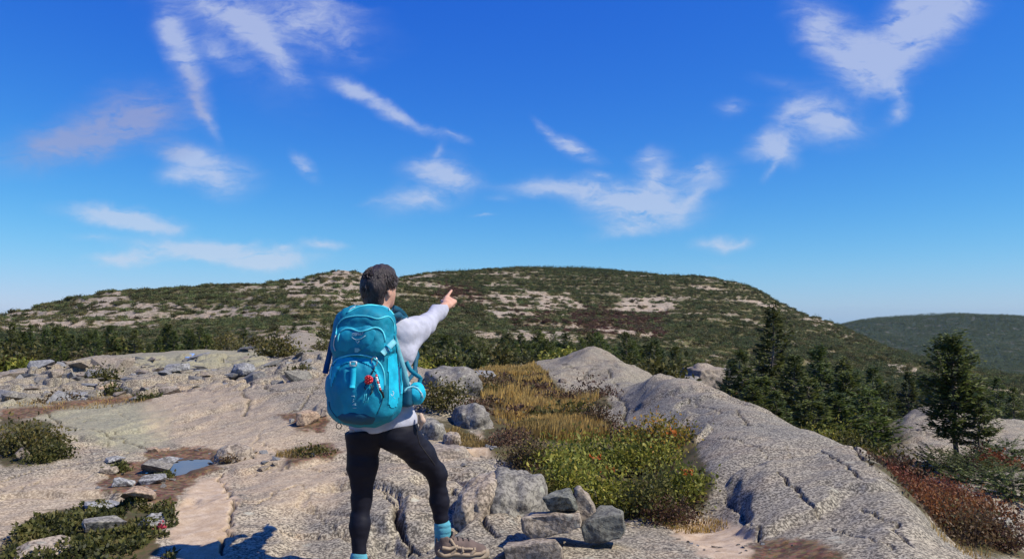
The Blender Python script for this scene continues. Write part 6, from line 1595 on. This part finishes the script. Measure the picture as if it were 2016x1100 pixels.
# what the eye meets on the pack: used to seat piping, webbing and print on its skin
dg_v, dg_f = [], []
for o in list(pack.children):
    if o.name.startswith(('shoulder', 'hip_belt.')): continue
    b_ = len(dg_v); dg_v += [v.co + Vector(KORG) for v in o.data.vertices]; dg_f += [tuple(b_ + i for i in p_.vertices) for p_ in o.data.polygons]
kbv = BVHTree.FromPolygons(dg_v, dg_f)
def on(px, py, lift=.003):
    d = (Vector(P(px, py, 4.0)) - Vector((0, 0, CAM_H))).normalized()
    h = kbv.ray_cast(Vector((0, 0, CAM_H)), d)
    if h[0] is None:
        h = kbv.find_nearest(Vector(P(px, py, 3.9)))
    return np.array(h[0] + h[1] * lift)
def smooth_path(pts_, step=5):
    out = []; pts_ = [np.array(q, float) for q in pts_]
    for i in range(len(pts_) - 1):
        p0 = pts_[max(i - 1, 0)]; p1 = pts_[i]; p2 = pts_[i + 1]; p3 = pts_[min(i + 2, len(pts_) - 1)]
        n_ = max(2, int(np.linalg.norm(p2 - p1) / step))
        for t in np.linspace(0, 1, n_, endpoint=(i == len(pts_) - 2)):
            out.append(.5 * (2 * p1 + (p2 - p0) * t + (2 * p0 - 5 * p1 + 4 * p2 - p3) * t * t + (3 * p1 - p0 - 3 * p2 + p3) * t ** 3))
    return out
def piping(name, lines, r, mat, parent=pack, lift=.002):
    A_ = Acc()
    for ln in lines:
        pth = np.array([on(*q, lift) for q in smooth_path(ln)]) - KORG
        pth[1:-1] = (pth[:-2] + pth[1:-1] * 2 + pth[2:]) / 4
        V, Fq, cp = tube(pth, r, 6); A_.add(V, Fq, cp)
    return link(name, A_.mesh(name, mat), parent)
piping('zip', [[(684,616),(700,607),(725,601),(748,601),(765,606),(774,620)]], .005, M_CYAN, lid)
piping('piping', [[(662,660),(664,642),(676,627),(700,622),(725,623),(745,628),(758,623),(768,624),(776,640),(776,655)]], .0035, M_CYAN, lid)
piping('piping', [[(666,672),(668,656),(680,647),(695,648),(706,653),(722,650),(738,644),(750,648),(757,660),(758,672)]], .0045, M_CYAN, lidp)
piping('piping', [[(651,745),(654,722),(664,707),(685,699),(710,698),(732,703),(748,715),(756,735),(757,760)]], .0045, M_CYAN, front)
piping('seam', [[(648,790),(652,806),(664,822)], [(756,760),(752,790),(742,815)], [(775,660),(782,700),(786,745),(782,790)]], .0025, M_TEALD, front)
def patch(name, poly, mat, parent, lift=.004, step=2.2, thick=.004):
    """a panel of cloth lying on the pack: outline in photo pixels, seated on the pack's skin"""
    poly = np.array(smooth_path(list(poly) + [poly[0]], 6)); lo2, hi2 = poly.min(0), poly.max(0)
    xs = np.arange(lo2[0], hi2[0] + step, step); ys = np.arange(lo2[1], hi2[1] + step, step)
    X_, Y_ = np.meshgrid(xs, ys); ins = poly_mask(X_, Y_, poly, 1e-3) > .5
    idx = -np.ones(X_.shape, int); top = []
    for a in range(X_.shape[0]):
        for b in range(X_.shape[1]):
            if ins[a, b]: idx[a, b] = len(top); top.append(on(X_[a, b], Y_[a, b], lift))
    top = np.array(top) - KORG; n_ = len(top)
    q = np.stack([idx[:-1, :-1], idx[1:, :-1], idx[1:, 1:], idx[:-1, 1:]], -1).reshape(-1, 4); q = q[(q >= 0).all(1)]
    V = np.concatenate([top, top + FW * thick]); Fq = np.concatenate([q, q[:, ::-1] + n_])
    return link(name, mesh_np(name, V, Fq, [mat]), parent)
patch('pocket_band', [(655,722),(664,708),(686,700),(712,699),(735,705),(750,718),(756,738),(756,764),(748,768),(744,745),(732,725),(712,714),(690,714),(672,722),(660,745),(655,760),(650,756)], M_BLUEB, front)
patch('side_panel', [(760,705),(778,690),(780,700),(786,760),(780,800),(765,800),(764,760)], M_BLUEB, main)
patch('reflector', [(697,684),(706,682),(711,687),(708,693),(699,693)], M_STRAP, lid, .006)
piping('logo_arc', [[(693,663),(699,668),(706,668),(713,666),(720,660)]], .0014, M_PRINT, lidp, .003)
piping('logo_bird', [[(700,670),(704,672),(704,676),(708,671)], [(703,673),(706,676)]], .0014, M_PRINT, lidp, .003)
# lettering
def lettering(body, px0, py0, size, rot, parent, name, bend=0.0, sx=1.0):
    cu = bpy.data.curves.new(name, 'FONT'); cu.body = body; cu.size = 1.0; cu.extrude = .0; cu.resolution_u = 2; cu.offset = .012
    to = bpy.data.objects.new(name, cu); COL.objects.link(to); bpy.context.view_layer.update()
    me = bpy.data.meshes.new_from_object(to.evaluated_get(bpy.context.evaluated_depsgraph_get()))
    COL.objects.unlink(to); bpy.data.objects.remove(to)
    wid = max(v.co.x for v in me.vertices)
    for v in me.vertices:
        x, y = v.co.x * size * sx, v.co.y * size
        y -= bend * (1 - (2 * v.co.x / wid - 1) ** 2) * -1
        a = math.radians(rot); px_ = px0 + x * math.cos(a) + y * math.sin(a); py_ = py0 + x * math.sin(a) - y * math.cos(a)
        v.co = Vector(on(px_, py_, .0035) - KORG)
    me.materials.clear(); me.materials.append(M_PRINT)
    return link(name, me, parent)
lettering('OSPREY', 693.5, 661.5, 8.5, -8, lidp, 'brand_lettering', .0, .80)
piping('faded_lettering', [[(692,779),(697,779)], [(698,778),(698,782)], [(695,787),(697,785)], [(694,791),(697,789)], [(695,795),(701,794)], [(694,797),(701,796.5)], [(695,802),(702,802)]], .0011, M_PRINT, front, .002)
# webbing ladder and buckle
def webbing(name, pts_, wid, mat, parent=pack, thick=.003, lift=.004, free=False):
    """flat strap along a path; pts_ in photo pixels on the pack, or world points when free"""
    if free: pth = np.array([np.array(q) for q in smooth_path(pts_, .03)])
    else: pth = np.array([on(*q, lift) for q in smooth_path(pts_)])
    pth = pth - KORG; t = unit(np.gradient(pth, axis=0)); view = unit(pth + KORG - np.array([0, 0, CAM_H])); sd = unit(np.cross(t, view)) * wid / 2; nr_ = -unit(np.cross(sd, t)) * thick
    nr_ = np.where(((nr_ * view).sum(1) > 0)[:, None], -nr_, nr_)
    n_ = len(pth); V = np.stack([pth - sd, pth + sd, pth + sd + nr_, pth - sd + nr_], 1).reshape(-1, 3)
    i = np.arange(n_ - 1)[:, None] * 4; Fq = np.concatenate([np.concatenate([i + a, i + (a + 1) % 4, i + 4 + (a + 1) % 4, i + 4 + a], 1) for a in range(4)])
    caps = np.array([[0, 1, 2, 3], [(n_ - 1) * 4 + 3, (n_ - 1) * 4 + 2, (n_ - 1) * 4 + 1, (n_ - 1) * 4]])
    return link(name, mesh_np(name, V, np.concatenate([Fq, caps]), [mat], False), parent)
def block(name, px, py, w, h, d, mat, parent=pack, lift=.004, rot=0.0, hole=True):
    """small frame buckle"""
    c_ = on(px, py, lift) - KORG; A_ = Acc(); a = math.radians(rot); ex = RT * math.cos(a) - UP * math.sin(a); ey = RT * math.sin(a) + UP * math.cos(a)
    bars = [(-w / 2, 0, .22 * w, h), (w / 2, 0, .22 * w, h), (0, h / 2, w, .2 * h), (0, -h / 2, w, .2 * h)] + ([] if hole else [(0, 0, w, h)])
    for (u, v, bw, bh) in bars:
        corners = [c_ + ex * (u + x * bw / 2) + ey * (v + y * bh / 2) + OUT * (z * d) for x in (-1, 1) for y in (-1, 1) for z in (0, 1)]
        A_.add(np.array(corners), np.array([[0, 1, 3, 2], [4, 6, 7, 5], [0, 4, 5, 1], [2, 3, 7, 6], [0, 2, 6, 4], [1, 5, 7, 3]]))
    return link(name, A_.mesh(name, mat, False), parent)
webbing('daisy_chain', [(697,722),(696,740),(694,763)], .026, M_BLUEB, front, .004, .006)
block('buckle', 697, 717, .030, .020, .006, M_WHITE, front, .007)
webbing('compression_strap', [(775,672),(764,683),(752,695)], .028, M_STRAP, pack, .004, .006)
block('buckle', 761, 686, .040, .022, .008, M_BLUEB, pack, .008, 40)
webbing('load_strap', [W(774, 660, 3.86), W(782, 690, 3.88), W(793, 725, 3.92), W(801, 760, 3.96), W(803, 775, 4.0)], .034, M_STRAP, free=True)
webbing('load_strap', [W(772, 606, 3.93), W(786, 612, 4.05), W(797, 624, 4.12), W(800, 634, 4.10)], .034, M_TEALD, free=True, thick=.008)
webbing('side_strap', [(782,718),(783,745),(785,775)], .012, M_NAVY, main); webbing('side_strap', [(789,722),(790,750),(789,775)], .010, M_BLUEB, main)
webbing('hanging_strap', [W(800, 712, 4.02), W(808, 728, 3.98), W(820, 738, 3.95), W(828, 744, 3.95), W(826, 752, 3.96)], .022, M_TEAL, free=True)
webbing('hanging_strap', [W(664, 640, 3.98), W(655, 670, 3.96), W(647, 705, 3.94), W(640, 735, 3.93)], .028, M_NAVY, free=True, thick=.006)
piping('hip_pocket_zip', [[(795,772),(803,763),(815,761),(826,768),(830,780)]], .006, M_STRAP, hpk)
def ring(name, c_, r, th, nrm, mat, parent=None, org=KORG, squash=1.0):
    ang = np.linspace(0, 2 * math.pi, 25); nrm = np.asarray(nrm, float); nrm /= np.linalg.norm(nrm); ex = np.cross(nrm, UP); ex /= np.linalg.norm(ex); ey = np.cross(ex, nrm)
    pth = c_ + ex * (np.cos(ang) * r)[:, None] * squash + ey * (np.sin(ang) * r)[:, None]
    V, Fq, cp = tube(pth - org, th, 6); A_ = Acc(); A_.add(V, Fq); return link(name, A_.mesh(name, mat), parent)
piping('zip_pull', [[(688,612),(694,607),(700,605)]], .0022, M_WHITE, lid, .006); piping('zip_pull', [[(752,602),(760,604),(768,608),(764,612)]], .0022, M_WHITE, lid, .008)
piping('zip_pull', [[(662,660),(658,672),(658,684),(661,690)]], .0022, M_WHITE, pack, .004); piping('zip_pull', [[(826,770),(831,776),(832,783)]], .0022, M_WHITE, hpk, .004)
piping('cord', [[(771,770),(775,772),(772,780)], [(768,776),(776,784)]], .0018, M_WHITE, main, .004)
ring('ring', W(667, 838, 3.9), .014, .0022, FW, M_BLACK, pack)
# carabiner with charms: hang from the pack
ckp = on(737, 716, .012)
cara = ring('carabiner', on(736, 714, .012), .022, .0028, FW + RT * .2, M_METAL, None, ckp, .72); cara.location = Vector(ckp); tag(cara, 'silver carabiner clipped to the front pocket of the backpack', 'carabiner')
corg = on(727, 747, .012)
ch = empty('charm', Vector(corg)); tag(ch, 'red beaded charm hanging from the carabiner on the backpack', 'charm')
k = NT('red_beads', .35, .5); k.col((.62, .03, .035)); M_REDB = k.m
k = NT('pearl_beads', .3, .5); k.col((.75, .70, .66)); M_PEARL = k.m
def bead(name, c_, r, mat, parent, org, sq=(1, 1, 1)):
    bm = bmesh.new(); bmesh.ops.create_icosphere(bm, subdivisions=2, radius=1)
    for v in bm.verts: v.co = Vector((v.co.x * r * sq[0], v.co.y * r * sq[1], v.co.z * r * sq[2]))
    for f_ in bm.faces: f_.smooth = True
    me = bpy.data.meshes.new(name); bm.to_mesh(me); bm.free(); me.materials.append(mat)
    return link(name, me, parent, Vector(np.asarray(c_) - org))
body_ = bead('charm_body', corg, .020, M_REDB, ch, corg, (1.05, .5, 1.0))
for i in range(7):
    for j in range(2):
        a = -1.1 + i * .37; bead('bead', corg + RT * (.017 * math.sin(a) * 1.05) + UP * (.017 * math.cos(a) * (1 if j else -1)) + OUT * .006, .0052, M_REDB, ch, corg)
for u, v in ((-.010, .006), (.010, .006), (0, 0), (-.010, -.008), (.010, -.008), (0, .012), (0, -.012)): bead('bead', corg + RT * u + UP * v + OUT * .009, .0055, M_REDB, ch, corg)
def cord(name, pts_, r, mat, parent, org):
    A_ = Acc(); V, Fq, cp = tube(np.array(smooth_path(pts_, .01)) - org, r, 6); A_.add(V, Fq, cp); return link(name, A_.mesh(name, mat), parent)
cord('cord', [on(737, 724, .012), on(734, 730, .012), on(731, 738, .012)], .003, M_BLACK, ch, corg)
for q in ([(722,755),(718,762),(721,766)], [(730,758),(731,770),(728,777),(733,770)], [(735,758),(733,768)]): cord('tassel', [on(*p_, .010) for p_ in q], .0028, M_BLACK, ch, corg)
for i in range(7):
    t = i / 6; bead('bead', on(739 + 7 * t, 740 + 26 * t, .012), .0062, M_PEARL if i % 3 else M_REDB, ch, corg)
cord('tassel', [on(745, 766, .012), on(750, 774, .012), on(752, 782, .012)], .006, M_BLACK, ch, corg)
for q in ([(719,775),(716,792)], [(722,774),(720,792)], [(726,780),(724,792)]): cord('thread', [on(*p_, .006) for p_ in q], .0016, M_CYAN, ch, corg)

# ------------------------------------------------------------------ autumn air between the ridges
bm = bmesh.new(); bmesh.ops.create_cube(bm, size=1.0)
zt = float(TZ.max()) + 14; zb = float(TZ.min()) - 3
for v in bm.verts: v.co = Vector((v.co.x * 52000, -60 + (v.co.y + .5) * 9700, zb + (v.co.z + .5) * (zt - zb)))
me = bpy.data.meshes.new('haze'); bm.to_mesh(me); bm.free()
hm = bpy.data.materials.new('air'); hm.use_nodes = True; ht = hm.node_tree
for n in list(ht.nodes): ht.nodes.remove(n)
ho = ht.nodes.new('ShaderNodeOutputMaterial'); hv_ = ht.nodes.new('ShaderNodeVolumePrincipled')
hv_.inputs['Color'].default_value = (.55, .78, .95, 1); hv_.inputs['Density'].default_value = 2.0e-5
ht.links.new(hv_.outputs[0], ho.inputs['Volume']); me.materials.append(hm)
tag(link('haze', me), 'thin bluish air between the near rocks and the far mountains', 'haze', kind='stuff')
